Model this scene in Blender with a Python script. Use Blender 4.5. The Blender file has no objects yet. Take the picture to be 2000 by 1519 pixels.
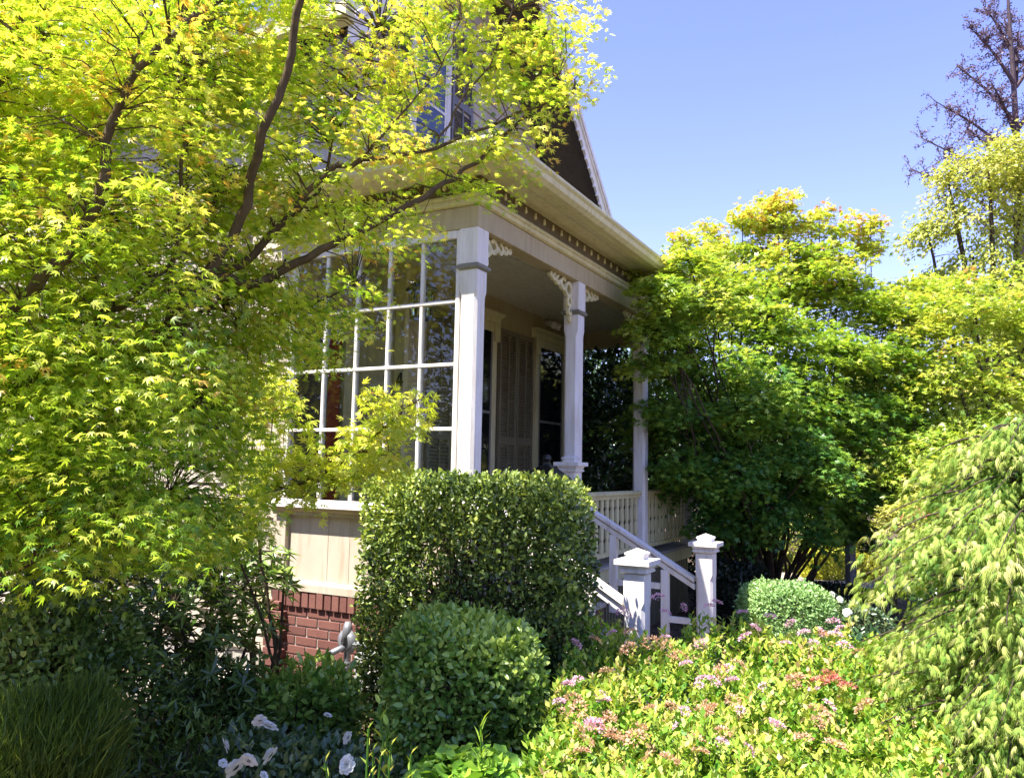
import bpy, math, random
import numpy as np
from math import radians, sin, cos, tan, pi, atan2, sqrt
from mathutils import Vector, Matrix

# ------------------------------------------------------------------ camera
FPX, PITCH, RHO, EYE = 1545.0, radians(5.82), radians(1.11), 1.7
YB = radians(28.35)                        # bearing of the porch front, right of the view direction
fw = np.array([0, cos(PITCH), sin(PITCH)])
r0 = np.array([1.0, 0, 0]); u0 = np.cross(r0, fw)
rt = cos(RHO)*r0 + sin(RHO)*u0
up = -sin(RHO)*r0 + cos(RHO)*u0
CAM = np.array([0, 0, EYE])
sc = bpy.context.scene
cd = bpy.data.cameras.new('camera'); cam = bpy.data.objects.new('camera', cd)
sc.collection.objects.link(cam); sc.camera = cam
cd.sensor_fit = 'HORIZONTAL'; cd.sensor_width = 36.0; cd.lens = FPX/2000*36.0
cd.clip_start = 0.05; cd.clip_end = 600
M = Matrix(((rt[0], up[0], -fw[0], 0), (rt[1], up[1], -fw[1], 0), (rt[2], up[2], -fw[2], EYE), (0, 0, 0, 1)))
cam.matrix_world = M

# ------------------------------------------------------------------ light
SUN_AZ = radians(-125); SUN_EL = radians(62)     # azimuth from +Y, clockwise
w = bpy.data.worlds.new('World'); sc.world = w; w.use_nodes = True
nt = w.node_tree; nt.nodes.clear()
wo = nt.nodes.new('ShaderNodeOutputWorld'); bg = nt.nodes.new('ShaderNodeBackground')
sky = nt.nodes.new('ShaderNodeTexSky'); sky.sky_type = 'NISHITA'; sky.sun_disc = False
sky.sun_elevation = SUN_EL; sky.sun_rotation = SUN_AZ; sky.air_density = 1.0; sky.dust_density = 0.0; sky.ozone_density = 3.0
tint = nt.nodes.new('ShaderNodeMix'); tint.data_type = 'RGBA'; tint.blend_type = 'MULTIPLY'; tint.inputs[0].default_value = 1
tint.inputs[7].default_value = (1.16, 0.93, 1.30, 1)
nt.links.new(sky.outputs[0], tint.inputs[6]); nt.links.new(tint.outputs[2], bg.inputs[0]); nt.links.new(bg.outputs[0], wo.inputs[0])
bg.inputs[1].default_value = 0.10
sl = bpy.data.lights.new('sun', 'SUN'); so = bpy.data.objects.new('sun', sl); sc.collection.objects.link(so)
sl.energy = 5.0; sl.angle = radians(0.5); sl.color = (1, 0.95, 0.86)
tosun = Vector((sin(SUN_AZ)*cos(SUN_EL), cos(SUN_AZ)*cos(SUN_EL), sin(SUN_EL)))
so.rotation_euler = tosun.to_track_quat('Z', 'Y').to_euler()
so.location = (-8, -2, 14)
sc.view_settings.view_transform = 'Standard'; sc.view_settings.look = 'None'
sc.view_settings.gamma = 1; sc.view_settings.exposure = 1.68
sc.render.engine = 'CYCLES'
sc.cycles.max_bounces = 9; sc.cycles.diffuse_bounces = 6; sc.cycles.transparent_max_bounces = 12; sc.cycles.transmission_bounces = 6

# ------------------------------------------------------------------ helpers
def W(px, py, t):
    """point seen at (px,py) of the 2000x1519 photograph at depth t metres"""
    return CAM + (fw + rt*(px-1000)/FPX - up*(py-759.5)/FPX)*t
def R(s): return np.random.default_rng(s)

def tag(o, label=None, cat=None, group=None, kind=None):
    if label: o['label'] = label
    if cat: o['category'] = cat
    if group: o['group'] = group
    if kind: o['kind'] = kind
    return o
def empty(name, loc=(0, 0, 0), rz=0):
    o = bpy.data.objects.new(name, None); sc.collection.objects.link(o)
    o.location = loc; o.rotation_euler = (0, 0, rz); o.empty_display_size = 0.2
    return o

def mat_new(name):
    m = bpy.data.materials.new(name); m.use_nodes = True
    n = m.node_tree; n.nodes.clear()
    out = n.nodes.new('ShaderNodeOutputMaterial')
    return m, n, out
def paint(name, col, rough=0.5, var=0.10, scale=6.0, dirt=0.12, bump=0.15, spec=0.35, grain=True):
    m, n, out = mat_new(name)
    p = n.nodes.new('ShaderNodeBsdfPrincipled'); p.inputs['Roughness'].default_value = rough
    p.inputs['Specular IOR Level'].default_value = spec
    tc = n.nodes.new('ShaderNodeTexCoord')
    mp = n.nodes.new('ShaderNodeMapping'); mp.inputs['Scale'].default_value = (1, 1, 0.35 if grain else 1)
    n.links.new(tc.outputs['Object'], mp.inputs[0])
    no = n.nodes.new('ShaderNodeTexNoise'); no.inputs['Scale'].default_value = scale; no.inputs['Detail'].default_value = 6
    no.inputs['Roughness'].default_value = 0.65
    n.links.new(mp.outputs[0], no.inputs[0])
    cr = n.nodes.new('ShaderNodeValToRGB')
    c = np.array(col)
    cr.color_ramp.elements[0].position = 0.28; cr.color_ramp.elements[1].position = 0.7
    cr.color_ramp.elements[0].color = (*(c*(1-var-dirt)*np.array([1, 0.97, 0.9])), 1)
    cr.color_ramp.elements[1].color = (*np.minimum(c*(1+var*0.4), 0.95), 1)
    st = n.nodes.new('ShaderNodeTexNoise'); st.inputs['Scale'].default_value = 22; st.inputs['Detail'].default_value = 5
    m3 = n.nodes.new('ShaderNodeMapping'); m3.inputs['Scale'].default_value = (1, 1, 0.12 if grain else 1); n.links.new(tc.outputs['Object'], m3.inputs[0]); n.links.new(m3.outputs[0], st.inputs[0])
    sr = n.nodes.new('ShaderNodeValToRGB'); sr.color_ramp.elements[0].position = 0.30; sr.color_ramp.elements[1].position = 0.52
    sr.color_ramp.elements[0].color = (0.80, 0.76, 0.70, 1); sr.color_ramp.elements[1].color = (1, 1, 1, 1); n.links.new(st.outputs[0], sr.inputs[0])
    ml = n.nodes.new('ShaderNodeMix'); ml.data_type = 'RGBA'; ml.blend_type = 'MULTIPLY'; ml.inputs[0].default_value = 0.8
    n.links.new(no.outputs[0], cr.inputs[0]); n.links.new(cr.outputs[0], ml.inputs[6]); n.links.new(sr.outputs[0], ml.inputs[7]); n.links.new(ml.outputs[2], p.inputs['Base Color'])
    n2 = n.nodes.new('ShaderNodeTexNoise'); n2.inputs['Scale'].default_value = 60; n2.inputs['Detail'].default_value = 4
    n.links.new(mp.outputs[0], n2.inputs[0])
    b = n.nodes.new('ShaderNodeBump'); b.inputs['Strength'].default_value = bump; b.inputs['Distance'].default_value = 0.004
    n.links.new(n2.outputs[0], b.inputs['Height']); n.links.new(b.outputs[0], p.inputs['Normal'])
    n.links.new(p.outputs[0], out.inputs[0])
    return m
def leafmat(name, stops, trans=0.4, rough=0.45, spec=0.3, tr_gain=1.25, tr_tint=(1.0, 1.0, 0.5), clump=0.0):
    """stops: [(pos, rgb)] read along the leaf's own value v"""
    m, n, out = mat_new(name)
    at = n.nodes.new('ShaderNodeAttribute'); at.attribute_name = 'v'
    cr = n.nodes.new('ShaderNodeValToRGB')
    e = cr.color_ramp.elements
    while len(e) < len(stops): e.new(0.5)
    for i, (p_, c) in enumerate(stops):
        e[i].position = p_; e[i].color = (*c, 1)
    n.links.new(at.outputs['Fac'], cr.inputs[0])
    p = n.nodes.new('ShaderNodeBsdfPrincipled'); p.inputs['Roughness'].default_value = rough
    p.inputs['Specular IOR Level'].default_value = spec
    n.links.new(cr.outputs[0], p.inputs['Base Color'])
    tb = n.nodes.new('ShaderNodeBsdfTranslucent')
    mx = n.nodes.new('ShaderNodeMix'); mx.data_type = 'RGBA'; mx.blend_type = 'MULTIPLY'; mx.inputs[0].default_value = 1
    mx.inputs[7].default_value = (tr_gain*tr_tint[0], tr_gain*tr_tint[1], tr_gain*tr_tint[2], 1)
    n.links.new(cr.outputs[0], mx.inputs[6]); n.links.new(mx.outputs[2], tb.inputs[0])
    ms = n.nodes.new('ShaderNodeMixShader'); ms.inputs[0].default_value = trans
    n.links.new(p.outputs[0], ms.inputs[1]); n.links.new(tb.outputs[0], ms.inputs[2])
    n.links.new(ms.outputs[0], out.inputs[0])
    return m

class MB:
    def __init__(s): s.v = []; s.f = []
    def add(s, vs, fs):
        b = len(s.v); s.v.extend([tuple(map(float, q)) for q in vs]); s.f.extend([tuple(b+i for i in f) for f in fs]); return s
    def box(s, x0, x1, y0, y1, z0, z1):
        return s.add([(x0, y0, z0), (x1, y0, z0), (x1, y1, z0), (x0, y1, z0), (x0, y0, z1), (x1, y0, z1), (x1, y1, z1), (x0, y1, z1)],
                     [(0, 3, 2, 1), (4, 5, 6, 7), (0, 1, 5, 4), (1, 2, 6, 5), (2, 3, 7, 6), (3, 0, 4, 7)])
    def loft(s, rings, cap=True):
        """rings: list of equal-length point lists"""
        n = len(rings[0]); b = []; vs = [p for r in rings for p in r]; fs = []
        for k in range(len(rings)-1):
            for i in range(n):
                j = (i+1) % n
                fs.append((k*n+i, k*n+j, (k+1)*n+j, (k+1)*n+i))
        if cap:
            fs.append(tuple(range(n-1, -1, -1))); fs.append(tuple((len(rings)-1)*n+i for i in range(n)))
        return s.add(vs, fs)
    def tube(s, pts, rad, n=6, cap=True):
        pts = [np.array(p, float) for p in pts]; rings = []
        if not hasattr(rad, '__len__'): rad = [rad]*len(pts)
        prev = None
        for i, p in enumerate(pts):
            t = pts[min(i+1, len(pts)-1)] - pts[max(i-1, 0)]
            t = t/(np.linalg.norm(t)+1e-9)
            a = np.array([0, 0, 1.0]) if abs(t[2]) < 0.9 else np.array([1.0, 0, 0])
            if prev is not None: a = prev
            x = a - t*(a@t); x /= (np.linalg.norm(x)+1e-9); prev = x
            y = np.cross(t, x)
            rings.append([p + rad[i]*(cos(2*pi*k/n)*x + sin(2*pi*k/n)*y) for k in range(n)])
        return s.loft(rings, cap)
    def prism(s, poly, axis, a, b):
        """poly: 2-D outline in the two other axes, extruded a..b along axis"""
        def mk(p, t):
            if axis == 'x': return (t, p[0], p[1])
            if axis == 'y': return (p[0], t, p[1])
            return (p[0], p[1], t)
        return s.loft([[mk(p, a) for p in poly], [mk(p, b) for p in poly]])
    def build(s, name, m, parent=None, bevel=0, smooth=False, seg=1):
        me = bpy.data.meshes.new(name); me.from_pydata(s.v, [], s.f); me.update()
        import bmesh
        bm = bmesh.new(); bm.from_mesh(me); bmesh.ops.recalc_face_normals(bm, faces=bm.faces); bm.to_mesh(me); bm.free()
        me.materials.append(m)
        o = bpy.data.objects.new(name, me); sc.collection.objects.link(o)
        if parent: o.parent = parent
        if smooth: me.polygons.foreach_set('use_smooth', [True]*len(me.polygons))
        if bevel:
            md = o.modifiers.new('bevel', 'BEVEL'); md.width = bevel; md.segments = seg; md.limit_method = 'ANGLE'; md.angle_limit = radians(40)
        return o

# leaf templates: (verts (u along, v across, w normal), faces)
def tm_palm(lobes, wid=0.13, droop=0.18):
    vs = [(0.0, 0, 0)]; fs = []
    for ang, L in lobes:
        a = radians(ang); c, s_ = cos(a), sin(a)
        def pt(u, v, w_): return (u*c - v*s_, u*s_ + v*c, w_)
        b = len(vs)
        vs += [pt(L*0.42, wid*L, -0.02), pt(L, 0, -droop*L), pt(L*0.42, -wid*L, -0.02)]
        fs.append((0, b, b+1, b+2))
    vs = [(u-0.15, v, w_) for u, v, w_ in vs]
    return np.array(vs), fs
PALM7 = tm_palm([(0, 1.05), (36, .95), (-40, .9), (74, .7), (-78, .66), (122, .3), (-118, .34)], 0.125, 0.26)
PALM5 = tm_palm([(0, 1), (42, .9), (-42, .9), (88, .62), (-88, .62)], 0.17)
PALM3 = tm_palm([(0, 1), (52, .85), (-52, .85)], 0.24)
LACE = tm_palm([(0, 1.6), (8, 1.35), (-9, 1.4), (19, 1.05), (-20, 1.1), (34, .6), (-33, .65)], 0.040, 0.5)
OVAL = (np.array([(0, 0, 0), (.3, .24, .06), (.72, .2, .03), (1, 0, -.08), (.72, -.2, .03), (.3, -.24, .06), (.5, 0, -.02)]),
        [(0, 6, 2, 1), (6, 3, 2), (0, 5, 4, 6), (6, 4, 3)])
DIAM = (np.array([(0, 0, 0), (.45, .27, .05), (1, 0, -.05), (.45, -.27, .05)]), [(0, 3, 2, 1)])
LANCE = (np.array([(0, 0, 0), (.4, .14, .05), (1, 0, -.12), (.4, -.14, .05)]), [(0, 2, 1), (0, 3, 2)])
NEEDLE = (np.array([(0, 0.035, 0), (0, -0.035, 0), (1, 0, -.05)]), [(0, 1, 2)])
BLADE = (np.array([(0, 0.05, 0), (0, -0.05, 0), (.55, .045, .02), (.55, -.045, .02), (1, 0, -.1)]), [(0, 1, 3, 2), (2, 3, 4)])
_a = [radians(20+320*i/9) for i in range(10)]
ROUND = (np.array([(0.0, 0, -.06)] + [(-.5*cos(t)*(1 if i % 2 else .86), .5*sin(t)*(1 if i % 2 else .86), .05 if i % 2 else 0) for i, t in enumerate(_a)]),
         [(0, i+1, i+2) for i in range(9)])

def nrm(a): return a/(np.linalg.norm(a, axis=-1, keepdims=True)+1e-9)
def leaves(name, tmpl, pos, dr, nor, size, val, m, parent=None, origin=None):
    tv, tf = tmpl; N = len(pos); K = len(tv)
    if origin is None: origin = np.zeros(3)
    d = nrm(dr); nn = nor - (nor*d).sum(1, keepdims=True)*d; nn = nrm(nn); s_ = np.cross(nn, d)
    sz = np.broadcast_to(np.asarray(size, float), (N,))[:, None, None]
    V = (pos-origin)[:, None, :] + sz*(tv[None, :, 0:1]*d[:, None] + tv[None, :, 1:2]*s_[:, None] + tv[None, :, 2:3]*nn[:, None])
    V = V.reshape(-1, 3).astype(np.float32)
    lp = np.concatenate([np.array(f) for f in tf]); lens = np.array([len(f) for f in tf])
    L = (lp[None, :] + (np.arange(N)*K)[:, None]).reshape(-1).astype(np.int32)
    tot = np.tile(lens, N).astype(np.int32); st = np.concatenate([[0], np.cumsum(tot)[:-1]]).astype(np.int32)
    me = bpy.data.meshes.new(name)
    me.vertices.add(len(V)); me.vertices.foreach_set('co', V.ravel())
    me.loops.add(len(L)); me.loops.foreach_set('vertex_index', L)
    me.polygons.add(len(tot)); me.polygons.foreach_set('loop_start', st); me.polygons.foreach_set('loop_total', tot)
    at = me.attributes.new('v', 'FLOAT', 'FACE')
    at.data.foreach_set('value', np.repeat(np.clip(val, 0, 1), len(tf)).astype(np.float32))
    me.update(calc_edges=True)
    me.materials.append(m)
    o = bpy.data.objects.new(name, me); sc.collection.objects.link(o)
    if parent: o.parent = parent
    return o

def rdir(rng, n): return nrm(rng.normal(size=(n, 3)))
def inpoly(px, py, poly):
    poly = np.array(poly, float); ins = np.zeros(len(px), bool); j = len(poly)-1
    for i in range(len(poly)):
        xi, yi = poly[i]; xj, yj = poly[j]
        c = ((yi > py) != (yj > py)) & (px < (xj-xi)*(py-yi)/(yj-yi+1e-9)+xi)
        ins ^= c; j = i
    return ins
def sprays(rng, cen, dirs, L, Wd, Mn, size, tilt=0.45, droop=0.25, vj=0.25, vtip=0.2, vbase=0.4, hang=0.0, vs=0.12, thick=0.12):
    """flat layered sprays: leaves either side of a drooping twig. returns pos, dir, nor, size, val"""
    N = len(cen); L = np.broadcast_to(L, (N,)); d = nrm(dirs)
    side = np.cross(d, np.array([0, 0, 1.0])); side = nrm(side)
    t = rng.random((N, Mn)); s_ = rng.uniform(-1, 1, (N, Mn))*(0.25+0.75*np.sin(pi*np.clip(t*0.85+0.12, 0, 1)))
    Lr = L[:, None]
    pos = cen[:, None, :] + d[:, None, :]*((t-0.5)*Lr)[..., None] + side[:, None, :]*(s_*Lr*Wd)[..., None]
    pos[..., 2] += -droop*Lr*(t**2) - 0.25*droop*Lr*s_**2 + rng.normal(0, thick, (N, Mn))*Lr
    ld = d[:, None, :]*0.8 + side[:, None, :]*(np.sign(s_)*rng.uniform(0.1, 1.1, (N, Mn)))[..., None] + 0.35*rng.normal(size=(N, Mn, 3))
    ld[..., 2] -= 0.15+hang
    no = np.array([0, 0, 1.0]) + tilt*rng.normal(size=(N, Mn, 3))
    sz = size*rng.uniform(0.6, 1.25, (N, Mn))
    v = vbase + vs*rng.normal(size=(N, 1)) + vj*(rng.random((N, Mn))-0.5) + vtip*(t-0.5)
    f = lambda a: a.reshape(-1, a.shape[-1])
    return f(pos), f(ld), f(no), sz.ravel(), v.ravel()

# ------------------------------------------------------------------ materials
WHITE = paint('white_paint', (0.80, 0.76, 0.735), 0.5, 0.06, 5, 0.10, 0.3)
CREAM = paint('cream_paint', (0.68, 0.62, 0.36), 0.5, 0.06, 5, 0.08)
TAUPE = paint('taupe_paint', (0.47, 0.39, 0.23), 0.55, 0.06, 4, 0.08)
BEIGE = paint('beige_paint', (0.50, 0.43, 0.35), 0.6, 0.05, 3, 0.06)
SIDING = paint('siding_paint', (0.46, 0.40, 0.33), 0.6, 0.06, 3, 0.08)
GREYTRIM = paint('grey_trim', (0.21, 0.20, 0.17), 0.5, 0.06, 6, 0.08)
BROWN = paint('brown_frieze', (0.13, 0.095, 0.05), 0.6, 0.1, 6, 0.08)
SHUT = paint('shutter_paint', (0.22, 0.19, 0.12), 0.5, 0.1, 6, 0.1)
CEIL = paint('ceiling_paint', (0.72, 0.67, 0.52), 0.6, 0.05, 2, 0.06)
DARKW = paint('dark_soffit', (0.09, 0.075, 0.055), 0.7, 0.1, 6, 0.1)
BLACK = paint('black_metal', (0.012, 0.012, 0.014), 0.35, 0.1, 8, 0.1, spec=0.5)
ROOF = paint('roof_shingle', (0.07, 0.07, 0.075), 0.85, 0.25, 30, 0.2, 0.5)
DECK = paint('deck_boards', (0.42, 0.39, 0.35), 0.7, 0.1, 6, 0.1)
REDD = paint('red_door', (0.30, 0.015, 0.02), 0.4, 0.1, 6, 0.1)
BARK = paint('maple_bark', (0.105, 0.070, 0.032), 0.8, 0.3, 25, 0.25, 0.8, grain=True)
BARKD = paint('dark_bark', (0.075, 0.055, 0.035), 0.85, 0.3, 25, 0.25, 0.8)
BARKP = paint('purple_bark', (0.10, 0.07, 0.085), 0.85, 0.3, 25, 0.25, 0.8)
MORTAR = paint('mortar', (0.52, 0.47, 0.42), 0.9, 0.1, 20, 0.1, 0.5)
CONC = paint('concrete', (0.38, 0.36, 0.33), 0.9, 0.12, 15, 0.12, 0.6, grain=False)
PATHM = paint('path_gravel', (0.46, 0.38, 0.30), 0.95, 0.15, 30, 0.15, 0.8, grain=False)
GREYW = paint('weathered_wood', (0.25, 0.24, 0.24), 0.8, 0.15, 20, 0.15, 0.5)
def simple(name, col, rough=0.5, metal=0.0, spec=0.5):
    m, n, out = mat_new(name); p = n.nodes.new('ShaderNodeBsdfPrincipled')
    no = n.nodes.new('ShaderNodeTexNoise'); no.inputs['Scale'].default_value = 18
    cr = n.nodes.new('ShaderNodeValToRGB'); c = np.array(col)
    cr.color_ramp.elements[0].color = (*(c*0.75), 1); cr.color_ramp.elements[1].color = (*np.minimum(c*1.15, 1), 1)
    tc = n.nodes.new('ShaderNodeTexCoord'); n.links.new(tc.outputs['Object'], no.inputs[0])
    n.links.new(no.outputs[0], cr.inputs[0]); n.links.new(cr.outputs[0], p.inputs['Base Color'])
    p.inputs['Roughness'].default_value = rough; p.inputs['Metallic'].default_value = metal; p.inputs['Specular IOR Level'].default_value = spec
    n.links.new(p.outputs[0], out.inputs[0]); return m
GALV = simple('galvanised_metal', (0.30, 0.31, 0.33), 0.45, 0.6)
METER = simple('grey_meter_paint', (0.36, 0.37, 0.35), 0.5)
WINGL = simple('dark_window_glass', (0.010, 0.010, 0.012), 0.06, 0, 0.8)
BLUEGL = simple('blue_window_glass', (0.016, 0.022, 0.06), 0.05, 0, 0.9)
def brickmat():
    m, n, out = mat_new('red_brick'); p = n.nodes.new('ShaderNodeBsdfPrincipled'); p.inputs['Roughness'].default_value = 0.85
    at = n.nodes.new('ShaderNodeNewGeometry'); cr = n.nodes.new('ShaderNodeValToRGB'); e = cr.color_ramp.elements
    e.new(0.5)
    e[0].color = (0.085, 0.032, 0.026, 1); e[1].color = (0.15, 0.055, 0.042, 1); e[2].color = (0.22, 0.095, 0.07, 1)
    no = n.nodes.new('ShaderNodeTexNoise'); no.inputs['Scale'].default_value = 9; no.inputs['Detail'].default_value = 8
    tc = n.nodes.new('ShaderNodeTexCoord'); n.links.new(tc.outputs['Object'], no.inputs[0])
    ad = n.nodes.new('ShaderNodeMath'); ad.operation = 'MULTIPLY_ADD'; ad.inputs[1].default_value = 0.45
    n.links.new(at.outputs['Random Per Island'], ad.inputs[0]); 
    s2 = n.nodes.new('ShaderNodeMath'); s2.operation = 'MULTIPLY'; s2.inputs[1].default_value = 0.55
    n.links.new(no.outputs[0], s2.inputs[0]); n.links.new(s2.outputs[0], ad.inputs[2])
    n.links.new(ad.outputs[0], cr.inputs[0]); n.links.new(cr.outputs[0], p.inputs['Base Color'])
    n3 = n.nodes.new('ShaderNodeTexNoise'); n3.inputs['Scale'].default_value = 80; n.links.new(tc.outputs['Object'], n3.inputs[0])
    b = n.nodes.new('ShaderNodeBump'); b.inputs['Strength'].default_value = 0.5; b.inputs['Distance'].default_value = 0.004
    n.links.new(n3.outputs[0], b.inputs['Height']); n.links.new(b.outputs[0], p.inputs['Normal'])
    n.links.new(p.outputs[0], out.inputs[0]); return m
BRICK = brickmat()
def glassmat():
    m, n, out = mat_new('screen_glass')
    t = n.nodes.new('ShaderNodeBsdfTransparent'); t.inputs[0].default_value = (0.86, 0.88, 0.85, 1)
    g = n.nodes.new('ShaderNodeBsdfGlossy'); g.inputs['Roughness'].default_value = 0.01; g.inputs[0].default_value = (1, 1, 1, 1)
    fr = n.nodes.new('ShaderNodeFresnel'); fr.inputs[0].default_value = 1.36
    tc = n.nodes.new('ShaderNodeTexCoord'); no = n.nodes.new('ShaderNodeTexNoise'); no.inputs['Scale'].default_value = 3.2
    n.links.new(tc.outputs['Object'], no.inputs[0])
    b = n.nodes.new('ShaderNodeBump'); b.inputs['Strength'].default_value = 0.03; b.inputs['Distance'].default_value = 0.02
    n.links.new(no.outputs[0], b.inputs['Height']); n.links.new(b.outputs[0], g.inputs['Normal'])
    mx = n.nodes.new('ShaderNodeMixShader'); n.links.new(fr.outputs[0], mx.inputs[0])
    n.links.new(t.outputs[0], mx.inputs[1]); n.links.new(g.outputs[0], mx.inputs[2]); n.links.new(mx.outputs[0], out.inputs[0])
    return m
GLASS = glassmat()
def groundmat():
    m, n, out = mat_new('soil_and_mulch'); p = n.nodes.new('ShaderNodeBsdfPrincipled'); p.inputs['Roughness'].default_value = 0.95
    tc = n.nodes.new('ShaderNodeTexCoord')
    no = n.nodes.new('ShaderNodeTexNoise'); no.inputs['Scale'].default_value = 14; no.inputs['Detail'].default_value = 10; no.inputs['Roughness'].default_value = 0.7
    n.links.new(tc.outputs['Object'], no.inputs[0])
    cr = n.nodes.new('ShaderNodeValToRGB'); e = cr.color_ramp.elements; e.new(0.5)
    e[0].position = 0.3; e[1].position = 0.52; e[2].position = 0.72
    e[0].color = (0.03, 0.02, 0.013, 1); e[1].color = (0.10, 0.065, 0.04, 1); e[2].color = (0.24, 0.165, 0.10, 1)
    n.links.new(no.outputs[0], cr.inputs[0]); n.links.new(cr.outputs[0], p.inputs['Base Color'])
    b = n.nodes.new('ShaderNodeBump'); b.inputs['Strength'].default_value = 0.9; b.inputs['Distance'].default_value = 0.03
    n.links.new(no.outputs[0], b.inputs['Height']); n.links.new(b.outputs[0], p.inputs['Normal'])
    n.links.new(p.outputs[0], out.inputs[0]); return m

# ------------------------------------------------------------------ ground
def gz(x, y):
    return 0.05 + 0.03*np.sin(x*1.3+0.5)*np.cos(y*0.9) + 0.02*np.sin(x*3.1)*np.sin(y*2.7)
def ground():
    xs = np.concatenate([np.linspace(-260, -12, 12), np.linspace(-10, 14, 97), np.linspace(16, 260, 12)])
    ys = np.concatenate([np.linspace(-200, -8, 10), np.linspace(-6, 20, 105), np.linspace(23, 300, 14)])
    mb = MB(); X, Y = np.meshgrid(xs, ys); near = ((abs(X-2) < 12.5) & (abs(Y-7) < 13.5))
    Z = np.where(near, gz(X, Y), 0.05)
    nx = len(xs)
    mb.v = [tuple(q) for q in np.stack([X.ravel(), Y.ravel(), Z.ravel()], 1).tolist()]
    mb.f = [(j*nx+i, j*nx+i+1, (j+1)*nx+i+1, (j+1)*nx+i) for j in range(len(ys)-1) for i in range(nx-1)]
    return tag(mb.build('ground', groundmat(), smooth=True), kind='structure')
ground()
def strip(name, pts, width, z, m):
    pts = [np.array(p, float) for p in pts]; vs = []; fs = []
    for i, p in enumerate(pts):
        t = pts[min(i+1, len(pts)-1)]-pts[max(i-1, 0)]; t /= np.linalg.norm(t); nn = np.array([-t[1], t[0]])
        for s_ in (-1, 1):
            q = p+nn*s_*width/2; vs.append((q[0], q[1], z)); 
    for i in range(len(pts)-1): fs.append((2*i, 2*i+1, 2*i+3, 2*i+2))
    return tag(MB().add(vs, fs).build(name, m), kind='structure')
strip('garden_path', [(1.2, 12.2), (3.0, 12.6), (4.8, 12.4), (6.5, 11.4), (8.5, 10.6), (12, 10.2)], 1.3, 0.125, PATHM)

# ------------------------------------------------------------------ HOUSE
OX, OY = -0.25261284, 5.25247543
ROT = pi/2 - YB
house = empty('house', (OX, OY, 0), ROT)
tag(house, 'beige clapboard house with glazed corner porch, white posts and steep gable', 'house')
def H2W(x, y, z=0):
    return np.array([OX + x*sin(YB) - y*cos(YB), OY + x*cos(YB) + y*sin(YB), z])
HP = house
def part(mb, name, m, parent=None, **k): return mb.build(name, m, parent or HP, **k)
ZD, ZB, ZC, ZG = 0.83, 3.345, 3.56, 0.02       # deck, beam underside, ceiling, ground
YW2, YW1, XS = 1.5, 2.05, 0.06                 # front wall, recessed entry wall, side wall plane
XE, XEND = 5.30, 5.30

# deck, ceiling
mb = MB()
for i in range(14):
    y0 = 0.0 + i*0.146
    mb.box(0.0, XE+0.1, y0+0.002, y0+0.142, ZD-0.03, ZD)
part(mb, 'porch_deck', DECK)
part(MB().box(0.02, XE+0.08, 0.03, 2.0, ZD-0.16, ZD-0.033), 'deck_fascia', CREAM)
mb = MB()
for i in range(48):
    x = 1.72+0.075*i
    mb.box(x, x+0.035, 0.05, 0.075, ZG, ZD-0.165)
part(mb, 'deck_skirt', SHUT)
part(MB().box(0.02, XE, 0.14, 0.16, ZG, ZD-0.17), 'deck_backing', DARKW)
mb = MB()
for i in range(14):
    y0 = 0.12+i*0.138; mb.box(0.05, XE, y0, y0+0.134, ZC, ZC+0.02)
part(mb, 'porch_ceiling', CEIL)

# beam with mouldings (L-shaped, mitred at the corner) : swept profiles
def sweep(profile, name, m, parent=None, y_left=1.78, x_right=XE+0.14, y_back=1.5, bevel=0):
    """profile: closed outline (outward offset o, z). path: left side -> corner -> front -> right end"""
    rings = []
    for (sx, sy, X, Y) in ((-1, 0, 0, y_left), (-1, -1, 0, 0), (1, -1, x_right, 0), (1, 0, x_right, y_back)):
        rings.append([(X+sx*o, Y+sy*o, z) for o, z in profile])
    return part(MB().loft(rings), name, m, parent, bevel=bevel)
sweep([(-0.14, ZB), (0.0, ZB), (0.0, 3.50), (-0.14, 3.50)], 'porch_beam', TAUPE, bevel=0.004)
sweep([(-0.14, 3.502), (0.012, 3.502), (0.03, 3.51), (0.034, 3.522), (0.022, 3.532), (0.022, 3.545), (0.036, 3.55), (0.04, 3.56), (0.026, 3.583), (-0.14, 3.583)], 'frieze_moulding', CREAM)
fb = sweep([(-0.14, 3.585), (0.03, 3.585), (0.03, 3.69), (-0.14, 3.69)], 'frieze_board', BROWN)
sweep([(-0.10, 3.692), (0.05, 3.692), (0.10, 3.686), (0.20, 3.684), (0.23, 3.676), (0.285, 3.674), (0.30, 3.684), (0.30, 3.74), (-0.10, 3.74)], 'soffit_board', CREAM)
sweep([(0.302, 3.672), (0.35, 3.676), (0.385, 3.70), (0.395, 3.735), (0.415, 3.752), (0.415, 3.775), (0.398, 3.775), (0.385, 3.76), (0.302, 3.76)], 'gutter', CREAM, bevel=0.003)
# drop ornaments hanging in front of the frieze
dproto = {}
def drop(cx, cy, nx, ny):
    if (nx, ny) not in dproto:
        out = [(0.0, 0.0), (0.007, -0.008), (0.005, -0.014), (0.013, -0.030), (0.012, -0.042), (0.0, -0.052), (-0.012, -0.042), (-0.013, -0.030), (-0.005, -0.014), (-0.007, -0.008)]
        rings = [[(-ny*a+nx*d, nx*a+ny*d, z) for a, z in out] for d in (0.0, 0.012)]
        o_ = part(MB().loft(rings), 'drop_ornament', CREAM, fb); dproto[(nx, ny)] = o_
    else:
        o_ = dproto[(nx, ny)].copy(); sc.collection.objects.link(o_)
    o_.location = (cx, cy, 3.668)
for i in range(34): drop(-0.01+0.16*i, -0.031, 0, -1)
for i in range(11): drop(-0.031, 0.10+0.16*i, -1, 0)
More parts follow.
